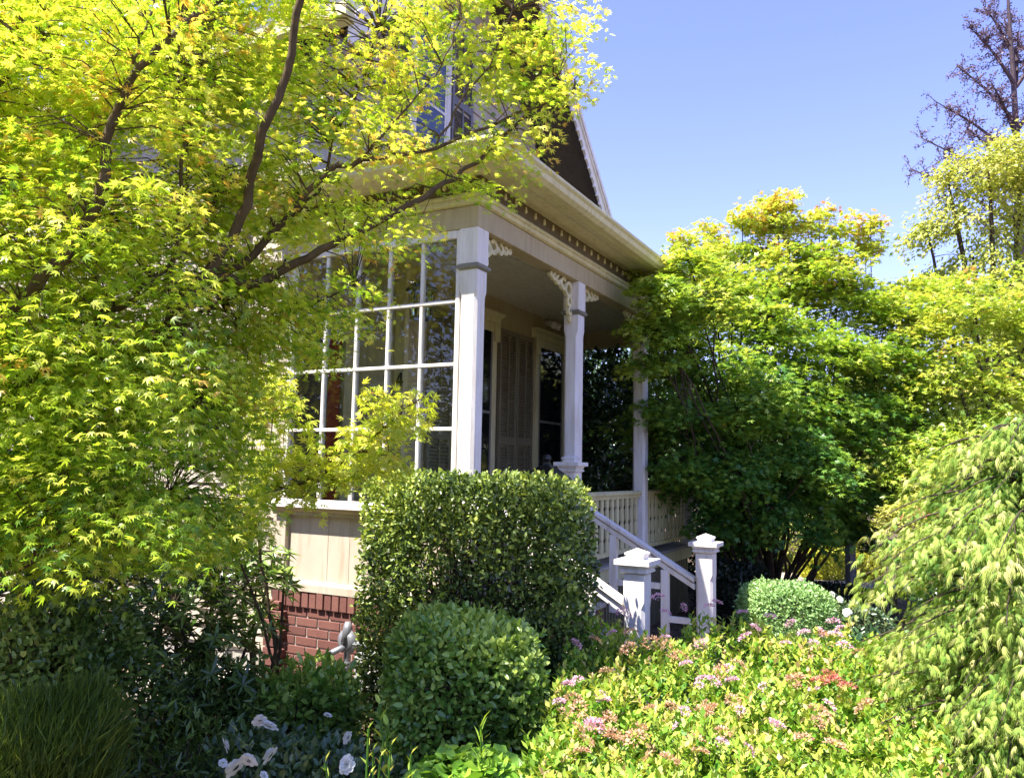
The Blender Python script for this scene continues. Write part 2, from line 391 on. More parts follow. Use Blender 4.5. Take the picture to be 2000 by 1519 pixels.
# roof of the porch (hip at the corner)
mb = MB()
def slab(vs, th):
    n = len(vs); mb.add([tuple(v) for v in vs] + [(v[0], v[1], v[2]-th) for v in vs],
                        [tuple(range(n)), tuple(range(2*n-1, n-1, -1))] + [(i, (i+1) % n, n+(i+1) % n, n+i) for i in range(n)])
e = 0.38; zt = 3.782
slab([(-e, -e, zt), (XE+0.14+e, -e, zt), (XE+0.14-1.6+e, 1.6, 4.33), (-e+1.99, 1.6, 4.33)], 0.03)
slab([(-e, 1.95, zt), (-e, -e, zt), (-e+1.99, 1.6, 4.33), (1.62, 1.95, 4.33)], 0.03)
part(mb, 'porch_roof', ROOF)

# porch posts
def chpost(mb, cx, cy, wd, z0, z1, ch=0.022, t=0.05):
    h = wd/2
    def ring(c, z):
        c = max(c, 0.0015)
        return [(cx-h+c, cy-h, z), (cx+h-c, cy-h, z), (cx+h, cy-h+c, z), (cx+h, cy+h-c, z), (cx+h-c, cy+h, z), (cx-h+c, cy+h, z), (cx-h, cy+h-c, z), (cx-h, cy-h+c, z)]
    mb.loft([ring(0, z0), ring(0, z0+0.12), ring(ch, z0+0.12+t), ring(ch, z1-0.16-t), ring(0, z1-0.16), ring(0, z1)])
def bracket(px, py, sx, par, L=0.46, Hh=0.27):
    """fretwork bracket in the plane y=py, growing from (px) towards sx"""
    mb = MB()
    y0, y1 = py-0.016, py+0.016
    def ring(cx, cz, r, wth, a0=0, a1=360, n=18):
        ps = []
        full = (a1-a0) >= 360
        for k in range(n + (0 if full else 1)):
            a = radians(a0+(a1-a0)*k/n); ps.append((cos(a), sin(a)))
        vs = []; fs = []
        for c, s_ in ps:
            for rr in (r-wth/2, r+wth/2):
                for yy in (y0, y1): vs.append((px+sx*(cx+rr*c), yy, ZB-(cz+rr*s_)))
        m_ = len(ps)
        for k in range(m_ if full else m_-1):
            a = 4*k; b = 4*((k+1) % m_)
            fs += [(a, b, b+2, a+2), (a+1, a+3, b+3, b+1), (a, a+1, b+1, b), (a+2, b+2, b+3, a+3)]
        if not full: fs += [(0, 2, 3, 1), (4*m_-4, 4*m_-3, 4*m_-1, 4*m_-2)]
        mb.add(vs, fs)
    ring(0.075, 0.085, 0.058, 0.034)
    ring(0.185, 0.055, 0.044, 0.030, -150, 190)
    ring(0.285, 0.045, 0.034, 0.028, -100, 200)
    ring(0.365, 0.036, 0.025, 0.024, -150, 150)
    ring(0.43, 0.026, 0.016, 0.02)
    ring(0.055, 0.185, 0.040, 0.030, -60, 240)
    ring(0.040, 0.27, 0.028, 0.026, -80, 200)
    ring(0.028, 0.335, 0.018, 0.02)
    for k in range(5):
        a = 0.135+0.07*k
        ring(a, 0.105-0.018*k, 0.014, 0.016)
    return part(mb, 'bracket', CREAM, par, bevel=0.003)
PX = (0.07, 1.79, 3.56, 5.30)
for i, x in enumerate(PX):
    mb = MB(); yc = 0.07
    chpost(mb, x, yc, 0.135, ZD, 3.075)
    pst = part(mb, 'porch_post', WHITE, bevel=0.003)
    part(MB().box(x-0.074, x+0.074, yc-0.074, yc+0.074, 3.095, ZB-0.001), 'post_block', WHITE, pst, bevel=0.003)
    h = 0.088
    mb = MB().loft([[(x+a*q, yc+b*q, z) for a, b in ((-1, -1), (1, -1), (1, 1), (-1, 1))] for q, z in ((0.070, 3.052), (h, 3.066), (h, 3.084), (0.076, 3.094))])
    part(mb, 'post_collar', GREYTRIM, pst)
    if i < 3: bracket(x+0.07, yc, 1, pst)
    if i > 0: bracket(x-0.07, yc, -1, pst)

# glazed screen on the left side of the porch
YSC = (0.155, 1.655)
ZS0, ZS1 = 1.45, 3.30
cols = [0.175, 0.467, 0.755, 1.045, 1.343, 1.645]; rows = [3.285, 2.845, 2.408, 1.967, 1.53]
sf = MB()
sf.box(0.01, 0.075, 1.655, 1.70, 1.43, ZB-0.002)         # far jamb
sf.box(0.01, 0.075, 0.142, 0.175, 1.43, ZB-0.002)        # near jamb
sf.box(0.008, 0.078, 0.175, 1.655, 3.287, ZB-0.002)       # head
scr = part(sf, 'glazed_screen', WHITE, bevel=0.003)
mm = MB()
for y in cols[1:-1]: mm.box(0.022, 0.062, y-0.013, y+0.013, 1.452, 3.286)
part(mm, 'muntin', WHITE, scr, bevel=0.004)
mm = MB()
for z in rows[1:4]: mm.box(0.018, 0.066, 0.176, 1.654, z-0.012, z+0.012)
part(mm, 'muntin', WHITE, scr, bevel=0.004)
part(MB().box(0.040, 0.044, 0.176, 1.654, 1.453, 3.286), 'glass_pane', GLASS, scr)
part(MB().loft([[(x, y, z) for x, z in ((-0.075, 1.392), (-0.075, 1.412), (0.01, 1.45), (0.08, 1.45), (0.08, 1.392))] for y in (-0.06, 1.76)]), 'sill', WHITE, scr, bevel=0.004)
part(MB().loft([[(x, y, z) for x, z in ((-0.05, 1.39), (-0.045, 1.372), (-0.022, 1.362), (-0.022, 1.335), (0.05, 1.335), (0.05, 1.39))] for y in (-0.03, 1.74)]), 'sill_moulding', TAUPE, scr)
# panelled wall under it
mb = MB()
ys = [0.02, 0.36, 0.71, 1.02, 1.22, 1.60]
for a, b in zip(ys[:-1], ys[1:]): mb.box(0.02, 0.07, a+0.003, b-0.001, 0.86, 1.334)
part(mb, 'panel', BEIGE)
for a, b in ((1.602, 1.70), (-0.01, 0.018)): part(MB().box(-0.022, 0.05, a, b, 0.862, 1.334), 'panel_trim', BEIGE, bevel=0.003)
part(MB().loft([[(x, y, z) for x, z in ((-0.035, 0.79), (-0.035, 0.842), (-0.01, 0.86), (0.05, 0.86), (0.05, 0.79))] for y in (-0.02, 1.75)]), 'water_table', BEIGE)
# brick base : real bricks over mortar
mb = MB(); rb = R(3)
crs = 0.068
part(MB().box(0.0, 0.06, -0.02, 1.74, -0.1, 0.785), 'mortar_bed', MORTAR)
for k in range(12):
    z1 = 0.665-k*crs
    if z1 < -0.05: break
    off = 0.0 if k % 2 else 0.105
    y = -0.2+off
    while y < 1.75:
        a, b = max(y, -0.02), min(y+0.200, 1.74)
        if b-a > 0.03: mb.box(-0.008+rb.normal(0, 0.001), 0.02, a, b, z1-0.057, z1)
        y += 0.210
y = -0.02
while y < 1.7:                                           # soldier course standing proud
    mb.box(-0.030+rb.normal(0, 0.0015), 0.02, y, y+0.062, 0.675, 0.787); y += 0.072
part(mb, 'brick_base', BRICK, bevel=0.003)
mb = MB()
for k in range(11):
    z1 = 0.70-k*crs
    mb.box(-0.055, 0.02, 1.56 if k % 2 else 1.60, 1.745, z1-0.057, z1)
part(mb, 'brick_pier', BRICK, bevel=0.003)

# side wall: lap siding
def siding(name, axis, plane, sgn, a0, a1, z0, z1, m, clip=None, step=0.125, th=0.022):
    """boards on the plane; sgn = outward direction along the other axis"""
    mb = MB(); n = int(math.ceil((z1-z0)/step))
    for k in range(n):
        za = z0+k*step; zb = min(za+step+0.012, z1)
        lo, hi = a0, a1
        if clip: lo, hi = clip(za+step*0.5, lo, hi)
        if hi-lo < 0.05: continue
        o0, o1 = plane+sgn*(th), plane+sgn*0.004
        if axis == 'x':   # wall plane x = const, boards run along y
            mb.loft([[(o0, y, za), (o1, y, zb), (plane-sgn*0.02, y, zb), (plane-sgn*0.02, y, za)] for y in (lo, hi)])
        else:
            mb.loft([[(x, o0, za), (x, o1, zb), (x, plane-sgn*0.02, zb), (x, plane-sgn*0.02, za)] for x in (lo, hi)])
    return part(mb, name, m)
siding('side_wall', 'x', XS, -1, 1.78, 9.0, 0.30, 5.05, SIDING)
part(MB().box(XS-0.035, XS+0.03, 1.702, 1.778, 0.30, ZB-0.003), 'corner_board', BEIGE, bevel=0.003)
part(MB().box(XS-0.03, XS+0.02, 2.05, 2.16, 0.30, 4.95), 'corner_board', SIDING, bevel=0.003)
part(MB().box(XS-0.005, 5.2, 1.79, 8.9, -0.1, 0.30), 'foundation', CONC)
mb = MB(); mb.tube([(XS-0.07, 2.24, 4.9), (XS-0.07, 2.24, 0.45), (XS-0.13, 2.24, 0.3)], 0.035, 8)
for z in (1.1, 2.6, 4.1): mb.box(XS-0.11, XS, 2.195, 2.285, z, z+0.025)
part(mb, 'downspout', SIDING)
# window on the side wall, mostly behind the maple
def window(name_axis, x0, x1, z0, z1, plane, sgn, glass, trim, crown=False, rail=None, shutters=None, fw_=0.09):
    """flat-wall window on a wall facing -y (front)"""
    f = MB(); p = plane
    f.box(x0-fw_, x0, p-0.035, p+0.02, z0-0.02, z1); f.box(x1, x1+fw_, p-0.035, p+0.02, z0-0.02, z1)
    f.box(x0-fw_, x1+fw_, p-0.037, p+0.02, z1+0.002, z1+0.10)
    f.box(x0-fw_-0.02, x1+fw_+0.02, p-0.07, p+0.02, z0-0.07, z0-0.022)
    win = part(f, 'window', trim, bevel=0.003)
    if crown:
        c = MB()
        c.loft([[(x, p-o, z) for o, z in ((-.02, z1+0.102), (.04, z1+0.102), (.05, z1+0.16), (.10, z1+0.185), (.105, z1+0.21), (-.02, z1+0.225))] for x in (x0-fw_-0.06, x1+fw_+0.06)])
        c.box(x0-fw_-0.03, x0-0.01, p-0.06, p-0.038, z1-0.10, z1+0.10); c.box(x1+0.01, x1+fw_+0.03, p-0.06, p-0.038, z1-0.10, z1+0.10)
        part(c, 'window_crown', trim, win, bevel=0.003)
    part(MB().box(x0+0.001, x1-0.001, p-0.029, p-0.025, z0-0.018, z1-0.001), 'pane', glass, win)
    s_ = MB()
    zr = rail if rail else (z0+z1)/2
    s_.box(x0+0.002, x1-0.002, p-0.034, p-0.0295, zr-0.014, zr+0.014)
    for a, b in ((x0+0.002, x0+0.035), (x1-0.035, x1-0.002)): s_.box(a, b, p-0.0335, p-0.0295, z0-0.015, z1-0.002)
    part(s_, 'sash', trim if glass is BLUEGL else GREYTRIM, win)
    return win
def shutter(x0, x1, z0, z1, p, midf=0.44, m=None):
    m = m or SHUT
    s_ = MB(); y0, y1 = p-0.045, p-0.012; zm = z0+(z1-z0)*midf; fr = 0.035; xm = (x0+x1)/2
    s_.box(x0, x0+fr, y0, y1, z0, z1); s_.box(x1-fr, x1, y0, y1, z0, z1)
    for a, b in ((z0, z0+0.06), (zm-0.04, zm+0.04), (z1-0.05, z1)): s_.box(x0+fr, x1-fr, y0+0.002, y1, a, b)
    for a, b in ((z0+0.06, zm-0.04), (zm+0.04, z1-0.05)):
        s_.box(xm-0.01, xm+0.01, y0-0.004, y0+0.006, a, b)
        z = a+0.006
        while z < b-0.02:
            s_.loft([[(x, y0+0.006, z), (x, y0+0.010, z-0.004), (x, y1-0.004, z+0.020), (x, y1-0.008, z+0.024)] for x in (x0+fr, x1-fr)])
            z += 0.034
    part(MB().box(x0+0.01, x1-0.01, p-0.008, p-0.003, z0+0.01, z1-0.01), 'shutter_shadow_board', DARKW) if False else None
    return part(s_, 'shutter', m)

# front wall (behind the posts) and return wall and entry wall
part(MB().box(1.26, XE+0.1, YW2, YW2+0.12, ZD, ZC), 'front_wall', TAUPE)
part(MB().box(1.25, 1.36, YW2+0.121, YW1, ZD, ZC), 'return_wall', CEIL)
part(MB().box(1.236, 1.30, YW2-0.012, YW2+0.10, ZD, ZC-0.002), 'corner_board', CREAM, bevel=0.003)
part(MB().box(XS, 1.249, YW1, YW1+0.12, ZD, ZC), 'entry_wall', CEIL)
part(MB().box(0.078, 1.235, YW1-0.012, YW1-0.002, ZC-0.14, ZC-0.004), 'entry_frieze', CREAM)
window('y', 2.14, 2.80, 1.05, 3.17, YW2, -1, WINGL, CREAM, True, rail=2.30)
window('y', 3.93, 4.60, 1.05, 3.17, YW2, -1, WINGL, CREAM, True, rail=2.28)
for a in (1.60, 2.95, 3.36, 4.72): shutter(a, a+0.395, 1.05, 3.24, YW2)
shutter(5.135, 5.39, 1.05, 3.2, YW2-0.002, 0.44)
# front door
d = MB(); d.box(0.30, 0.385, YW1-0.04, YW1-0.002, ZD, 2.90); d.box(1.055, 1.19, YW1-0.04, YW1-0.002, ZD, 2.90); d.box(0.28, 1.21, YW1-0.045, YW1-0.002, 2.902, 3.06)
d.box(0.26, 1.23, YW1-0.075, YW1-0.002, 3.062, 3.10)
door = part(d, 'front_door', CREAM, bevel=0.003)
part(MB().box(0.387, 1.053, YW1-0.012, YW1-0.003, ZD, 2.90), 'screen_door', DARKW, door)
part(MB().box(0.86, 1.02, YW1-0.022, YW1-0.013, ZD+0.05, 2.84), 'door_leaf', REDD, door)
mb = MB(); mb.box(0.39, 0.43, YW1-0.024, YW1-0.013, ZD, 2.89); mb.box(0.835, 0.855, YW1-0.026, YW1-0.013, ZD, 2.89)
mb.box(0.43, 0.835, YW1-0.024, YW1-0.013, 1.75, 1.80)
part(mb, 'door_stile', BROWN, door)
# house number 4 over 1 on the corner trim (facing the street, -x side)
def digit(d_, y, z, h):
    mb = MB(); x0, x1 = 1.226, 1.2355
    k = h
    def q(pts): mb.prism([(y-a*k, z+b*k) for a, b in pts], 'x', x0, x1)
    if d_ == '4':
        q([(0.30, 0.0), (0.44, 0.0), (0.44, 1.0), (0.30, 1.0)])
        q([(-0.05, 0.26), (0.56, 0.26), (0.56, 0.38), (-0.05, 0.38)])
        q([(-0.05, 0.381), (0.09, 0.381), (0.299, 0.86), (0.299, 1.0)])
    else:
        q([(0.20, 0.0), (0.34, 0.0), (0.34, 1.0), (0.20, 1.0)])
        q([(0.05, 0.80), (0.199, 0.88), (0.199, 1.0), (0.05, 0.90)])
        q([(0.08, 0.0), (0.199, 0.0), (0.199, 0.09), (0.08, 0.09)]); q([(0.341, 0.0), (0.46, 0.0), (0.46, 0.09), (0.341, 0.09)])
    return part(mb, 'house_number', BLACK)
digit('4', 1.56, 2.42, 0.13); digit('1', 1.56, 2.22, 0.13)
part(MB().box(1.30, 1.48, YW2-0.06, YW2-0.002, 2.28, 2.44), 'mailbox', CREAM, bevel=0.006)
mb = MB(); mb.tube([(4.15, YW2-0.002, 3.50), (4.15, YW2-0.06, 3.50)], 0.035, 12); mb.tube([(4.10, YW2-0.06, 3.49), (4.06, YW2-0.16, 3.45)], [0.03, 0.045], 12); mb.tube([(4.20, YW2-0.06, 3.49), (4.24, YW2-0.16, 3.45)], [0.03, 0.045], 12)
part(mb, 'security_light', WHITE)
# far end beam of the porch
part(MB().box(XE-0.06, XE+0.08, 0.16, YW2-0.01, ZB+0.002, ZC-0.001), 'end_beam', TAUPE)

# railings (sawn flat balusters)
def railing(x0, x1, y):
    t = MB(); t.loft([[(x, y+a, z) for a, z in ((-.045, 1.475), (-.045, 1.492), (-.02, 1.510), (.02, 1.510), (.045, 1.492), (.045, 1.475))] for x in (x0, x1)])
    rl = part(t, 'railing', CREAM)
    part(MB().box(x0, x1, y-.02, y+.02, 1.435, 1.473), 'top_rail', CREAM, rl)
    part(MB().box(x0, x1, y-.03, y+.03, 0.905, 0.945), 'bottom_rail', CREAM, rl)
    n = int((x1-x0)/0.128); stp = (x1-x0)/n
    hw = [(0, .036), (.08, .036), (.10, .022), (.13, .036), (.22, .036), (.25, .018), (.28, .036), (.37, .036), (.40, .022), (.42, .036), (.488, .036)]
    for i in range(n):
        c = x0+(i+.5)*stp; b = MB()
        pts = [(c-w_, .946+z) for z, w_ in hw] + [(c+w_, .946+z) for z, w_ in hw[::-1]]
        rings = [[(px_, yy, z) for px_, z in pts] for yy in (y-.009, y+.009)]
        # strips instead of one concave face
        for k in range(len(hw)-1):
            (za, wa), (zb, wb) = hw[k], hw[k+1]
            b.loft([[(c-wa, y-.009, .946+za), (c+wa, y-.009, .946+za), (c+wa, y+.009, .946+za), (c-wa, y+.009, .946+za)],
                    [(c-wb, y-.009, .946+zb), (c+wb, y-.009, .946+zb), (c+wb, y+.009, .946+zb), (c-wb, y+.009, .946+zb)]], cap=(k in (0, len(hw)-2)))
        part(b, 'baluster', CREAM, rl)
railing(1.862, 3.488, 0.07); railing(3.632, 5.228, 0.07)

# front steps, newels, handrails
mb = MB()
for k in range(4):
    z = ZD-0.19*(k+1)+0.002; y0 = -0.28*(k+1)
    mb.box(0.14, 1.66, y0-0.02, y0+0.28, z-0.035, z)
part(mb, 'step_tread', DECK, bevel=0.004)
mb = MB()
for k in range(4):
    z = ZD-0.19*(k+1)-0.036
    mb.box(0.16, 1.64, -0.28*(k+1)+0.0, -0.28*(k+1)+0.02, max(z-0.16, -0.05), z)
part(mb, 'step_riser', BRICK)
def newel(cx, cy, z0, ztop, m=WHITE, wdt=0.13):
    h = wdt/2; mb = MB(); zc = ztop-0.26
    chpost(mb, cx, cy, wdt, z0, zc+0.10, ch=0.02, t=0.04)
    nw = part(mb, 'newel_post', m, bevel=0.003)
    def sq(lst): return [[(cx+a*q, cy+b*q, z) for a, b in ((-1, -1), (1, -1), (1, 1), (-1, 1))] for q, z in lst]
    part(MB().loft(sq([(h*.99, zc+0.102), (h+.02, zc+0.112), (h+.02, zc+0.122), (h+.001, zc+0.140)])), 'newel_collar', m, nw)
    part(MB().loft(sq([(h-.003, zc+0.142), (h-.003, ztop-0.135)])), 'newel_block', m, nw)
    cap = MB().loft(sq([(h-.002, ztop-0.134), (h+.018, ztop-0.125), (h+.022, ztop-0.108), (h+.045, ztop-0.106), (h+.045, ztop-0.074), (h-.012, ztop-0.072), (h-.012, ztop-0.05), (h-.004, ztop-0.048), (h-.004, ztop-0.036), (0.004, ztop-.010)]))
    part(cap, 'newel_cap', m, nw, bevel=0.002)
newel(0.124, -1.10, 0.0, 1.255); newel(1.72, -1.10, 0.0, 1.245); newel(1.55, -0.02, ZD, 1.845)
def slope_rail(x, ya, za, yb, zb, nm='handrail'):
    o = None
    for j, (dz, w_, hgt) in enumerate(((0, .04, .035), (-.06, .018, .045))):
        m_ = MB().loft([[(x-w_, yy, zz), (x+w_, yy, zz), (x+w_, yy, zz+hgt), (x-w_, yy, zz+hgt)] for yy, zz in ((ya, za+dz), (yb, zb+dz))])
        o2 = part(m_, 'handrail' if j == 0 else 'under_rail', WHITE, o, bevel=0.004)
        o = o or o2
    # stepped balustrade below: posts and short level rails
    n = 2
    for k in range(n):
        y_ = ya+(yb-ya)*(k+0.75)/(n+0.3); zt_ = za+(zb-za)*(k+0.75)/(n+0.3)-.06
        part(MB().box(x-.022, x+.022, y_-.03, y_+.03, zt_-.62, zt_), 'baluster', WHITE, o)
        y2 = y_-(0.40 if k < n-1 else 0.30)
        y2 = max(y2, yb+0.0)
        part(MB().box(x-.018, x+.018, y2, y_-.031, zt_-.40, zt_-.355), 'lower_rail', WHITE, o)
    return o
slope_rail(1.70, -0.02, 1.43, -1.02, 0.86); slope_rail(0.13, -0.06, 1.46, -1.02, 0.90)
slope_rail(-0.02+0.15, -0.35, 0.86, -1.02, 0.52) if False else None

# ---- gable
YG, YR = 1.6, 1.0
XR_, SL = 2.38, 0.958
ZRD = 5.02+(4.99-XR_)*SL
def gclip(z, lo, hi):
    half = (ZRD-0.30-z)/SL
    return max(lo, XR_-half), min(hi, XR_+half)
siding('gable_wall', 'y', YG, -1, XS, 5.2, 3.9, 7.3, SIDING, gclip)
part(MB().prism([(XS, 3.7), (4.75, 3.7), (4.75, 4.75), (XR_, ZRD-0.32), (XS, 4.95)], 'y', YG+0.025, YG+0.15), 'gable_backing', SIDING)
mb = MB()
for s_ in (1, -1):
    xl = XR_+s_*(4.99-XR_)
    # roof slab along y from YR to 9
    ring = lambda y: [(XR_, y, ZRD), (xl, y, 5.02), (xl, y, 4.93), (XR_, y, ZRD-0.09)]
    mb.loft([ring(YR+0.02), ring(9.2)])
part(mb, 'main_roof', ROOF)
mb = MB()
for s_ in (1, -1):
    xl = XR_+s_*(4.93-XR_)
    ring = lambda y: [(XR_, y, ZRD-0.092), (xl, y, 4.98), (xl, y, 4.955), (XR_, y, ZRD-0.117)]
    mb.loft([ring(YR+0.03), ring(YG)])
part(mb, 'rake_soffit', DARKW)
mb = MB(); m2 = MB()
for s_ in (1, -1):
    xl = XR_+s_*(4.99-XR_)
    for b_, ya, yb_, dz0, dz1 in ((mb, YR-0.01, YR+0.019, -0.005, -0.24), (m2, YR-0.045, YR-0.011, 0.0, -0.075), (m2, YR-0.03, YR-0.011, -0.085, -0.12)):
        ring = lambda y: [(XR_, y, ZRD+dz0), (xl, y, 5.02+dz0), (xl, y, 5.02+dz1), (XR_, y, ZRD+dz1)]
        b_.loft([ring(ya), ring(yb_)])
bb = part(mb, 'barge_board', WHITE); part(m2, 'rake_moulding', WHITE, bb)
bp = None
for k in range(40):
    xx = 4.9-0.09*k
    zz = ZRD-abs(xx-XR_)*SL-0.245
    if bp is None: bp = part(MB().tube([(0, 0, 0.01), (0, 0, -0.035)], [0.014, 0.018], 6), 'rake_bead', WHITE, bb); o_ = bp
    else: o_ = bp.copy(); sc.collection.objects.link(o_)
    o_.location = (xx, YR, zz)
mb = MB(); s_ = -1
mb.loft([[(XR_-(4.99-XR_)-0.10, y, 4.96), (XR_-(4.99-XR_)-0.10, y, 5.06), (XR_-(4.99-XR_)-0.0, y, 5.0), (XR_-(4.99-XR_), y, 4.93)] for y in (YR-0.04, 9.2)])
part(mb, 'side_gutter', CREAM)
window('y', 1.38, 1.93, 4.86, 6.2, YG, -1, BLUEGL, WHITE, False, rail=5.25, fw_=0.075)
UPSH = paint('upper_shutter_paint', (0.17, 0.165, 0.19), 0.5)
shutter(2.02, 2.42, 4.84, 6.25, YG, 0.45, UPSH); shutter(0.88, 1.29, 4.84, 6.25, YG, 0.45, UPSH)
part(MB().box(0.5, 4.7, YG-0.10, YG-0.024, 4.37, 4.44), 'roof_flashing', CREAM)

# ---- porch lantern
def lantern():
    t = empty('hanging_lantern', (*H2W(0.47, 0.78)[:2], 2.86), ROT)
    tag(t, 'dark metal porch lantern hanging on a rod behind the window screen', 'lantern')
    part(MB().tube([(0, 0, ZC-2.86-0.01), (0, 0, 0.33)], 0.009, 6), 'rod', BLACK, t)
    part(MB().tube([(0, 0, ZC-2.86-0.03), (0, 0, ZC-2.86-0.001)], 0.05, 12), 'ceiling_plate', BLACK, t)
    rg = lambda q, z: [(q*cos(radians(60*k)), q*sin(radians(60*k)), z) for k in range(6)]
    part(MB().loft([rg(0.125, 0.20), rg(0.125, 0.215), rg(0.055, 0.29), rg(0.03, 0.30), rg(0.012, 0.34)]), 'lantern_roof', BLACK, t)
    f = MB()
    for k in range(6):
        a = radians(60*k); f.tube([(0.10*cos(a), 0.10*sin(a), 0.205), (0.082*cos(a), 0.082*sin(a), 0.0)], 0.006, 4)
    f.loft([rg(0.09, -0.02), rg(0.09, 0.0)])
    part(f, 'frame', BLACK, t)
    part(MB().loft([rg(0.088, 0.20), rg(0.074, 0.004)], cap=False), 'lantern_glass', GLASS, t)
    part(MB().tube([(0, 0, 0.0), (0, 0, 0.10), (0, 0, 0.13)], [0.018, 0.018, 0.004], 8), 'candle', WHITE, t)
lantern()
def garden_lantern():
    p_ = H2W(1.03, -0.05)
    t = empty('black_lantern', (p_[0], p_[1], ZD), ROT)
    tag(t, 'black post lantern with pyramid top and ball finial just above the hedge', 'lantern')
    part(MB().tube([(0, 0, 0), (0, 0, 0.03), (0, 0, 0.05), (0, 0, 0.6)], [0.10, 0.10, 0.03, 0.025], 10), 'post', BLACK, t)
    rg = lambda q, z: [(q*cos(radians(45+90*k)), q*sin(radians(45+90*k)), z) for k in range(4)]
    part(MB().loft([rg(0.06, 0.60), rg(0.11, 0.78), rg(0.11, 0.79)]), 'lamp_glass', WINGL, t)
    part(MB().loft([rg(0.21, 0.79), rg(0.205, 0.81), rg(0.07, 0.90), rg(0.04, 0.91), rg(0.03, 0.935)]), 'lantern_roof', BLACK, t)
    part(MB().tube([(0, 0, 0.93), (0, 0, 0.945), (0, 0, 0.965), (0, 0, 0.985), (0, 0, 0.995)], [0.012, 0.03, 0.036, 0.025, 0.004], 10), 'finial', BLACK, t, smooth=True)
garden_lantern()

# ---- gas meter on the brick
def gasmeter():
    p_ = H2W(-0.16, 0.86)
    t = empty('gas_meter', (p_[0], p_[1], 0.05), ROT)
    tag(t, 'silver gas meter with valves and pipe standing against the brick base', 'gas meter')
    m_ = MB(); m_.tube([(0, 0, -0.05), (0, 0, 0.42)], 0.021, 10)
    for z in (0.06, 0.12, 0.20, 0.30): m_.tube([(0, 0, z), (0, 0, z+0.035)], 0.033, 8)
    m_.tube([(0, 0, 0.42), (0, -0.04, 0.46), (0, -0.17, 0.46)], 0.02, 8)
    part(m_, 'riser_pipe', GALV, t)
    m_ = MB(); m_.tube([(0.0, 0, 0.13), (-0.055, 0, 0.13)], [0.02, 0.03], 8); m_.box(-0.075, -0.055, -0.035, 0.035, 0.12, 0.14)
    part(m_, 'valve', GALV, t, bevel=0.003)
    m_ = MB(); m_.tube([(-0.03, 0.0, 0.47), (0.0, 0, 0.47), (0.03, 0, 0.47)], [0.05, 0.085, 0.05], 16)
    m_.tube([(0, 0, 0.46), (0, 0, 0.56), (0, 0, 0.60)], [0.045, 0.032, 0.02], 12)
    m_.tube([(-0.02, 0, 0.44), (-0.07, 0.07, 0.40), (-0.075, 0.09, 0.36)], [0.02, 0.022, 0.028], 8)
    part(m_, 'regulator', GALV, t, smooth=True)
    m_ = MB(); m_.box(-0.06, 0.08, -0.36, -0.10, 0.16, 0.42); part(m_, 'meter_body', METER, t, bevel=0.03, seg=3)
    m_ = MB(); m_.tube([(-0.062, -0.23, 0.33), (-0.08, -0.23, 0.33)], 0.05, 16); part(m_, 'dial', WHITE, t)
gasmeter()
def cblock():
    p_ = H2W(-0.30, 2.16)
    o = MB().box(-.085, .085, -.10, .10, 0, 0.14).build('concrete_block', CONC, bevel=0.01, seg=2)
    o.location = (p_[0], p_[1], 0.16); o.rotation_euler.z = ROT+0.2
    tag(o, 'small pale concrete block under the downspout beside the brick pier', 'block')
    s_ = MB().box(-.35, .35, -.3, .3, 0, 0.16).build('stone_step', CONC, bevel=0.02, seg=2)
    s_.location = (p_[0]-0.02, p_[1], 0.0); s_.rotation_euler.z = ROT
    tag(s_, 'low shaded concrete pad at the foot of the siding left of the bricks', 'concrete pad')
cblock()

# ------------------------------------------------------------------ PLANTS
YG_ = (0.42, 0.52, 0.02)
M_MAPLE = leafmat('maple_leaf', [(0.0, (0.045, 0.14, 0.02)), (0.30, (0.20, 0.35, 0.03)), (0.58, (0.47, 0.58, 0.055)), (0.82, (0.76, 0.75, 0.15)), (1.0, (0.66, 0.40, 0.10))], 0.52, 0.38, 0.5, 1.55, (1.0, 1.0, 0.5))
M_YOUNG = leafmat('young_maple_leaf', [(0.0, (0.18, 0.34, 0.03)), (0.4, (0.52, 0.62, 0.06)), (0.78, (0.76, 0.70, 0.12)), (1.0, (0.60, 0.25, 0.08))], 0.42, 0.45, 0.35, 1.2)
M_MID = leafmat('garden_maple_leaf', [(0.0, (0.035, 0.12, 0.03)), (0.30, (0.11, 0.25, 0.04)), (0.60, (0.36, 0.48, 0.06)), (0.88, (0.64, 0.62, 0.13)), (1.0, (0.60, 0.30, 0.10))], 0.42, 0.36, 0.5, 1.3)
M_LACE = leafmat('lace_maple_leaf', [(0.0, (0.025, 0.085, 0.012)), (0.38, (0.14, 0.27, 0.04)), (0.72, (0.40, 0.50, 0.10)), (1.0, (0.64, 0.60, 0.24))], 0.40, 0.60, 0.22, 1.2)
M_GOLD = leafmat('golden_leaf', [(0.0, (0.10, 0.17, 0.03)), (0.4, (0.34, 0.40, 0.06)), (0.8, (0.66, 0.62, 0.18)), (1.0, (0.60, 0.38, 0.14))], 0.35, 0.5, 0.3, 1.15)
M_PURP = leafmat('purple_leaf', [(0.0, (0.06, 0.04, 0.06)), (1.0, (0.20, 0.12, 0.17))], 0.25)
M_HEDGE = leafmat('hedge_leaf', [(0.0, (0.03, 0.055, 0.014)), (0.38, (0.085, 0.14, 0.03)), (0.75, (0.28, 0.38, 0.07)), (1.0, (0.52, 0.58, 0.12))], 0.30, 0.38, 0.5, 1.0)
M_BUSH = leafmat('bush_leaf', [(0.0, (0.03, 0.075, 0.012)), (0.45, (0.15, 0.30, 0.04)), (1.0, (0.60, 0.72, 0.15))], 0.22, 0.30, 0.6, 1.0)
M_BOX = leafmat('box_leaf', [(0.0, (0.10, 0.22, 0.06)), (0.5, (0.28, 0.46, 0.15)), (1.0, (0.48, 0.62, 0.25))], 0.25, 0.35, 0.5, 1.0)
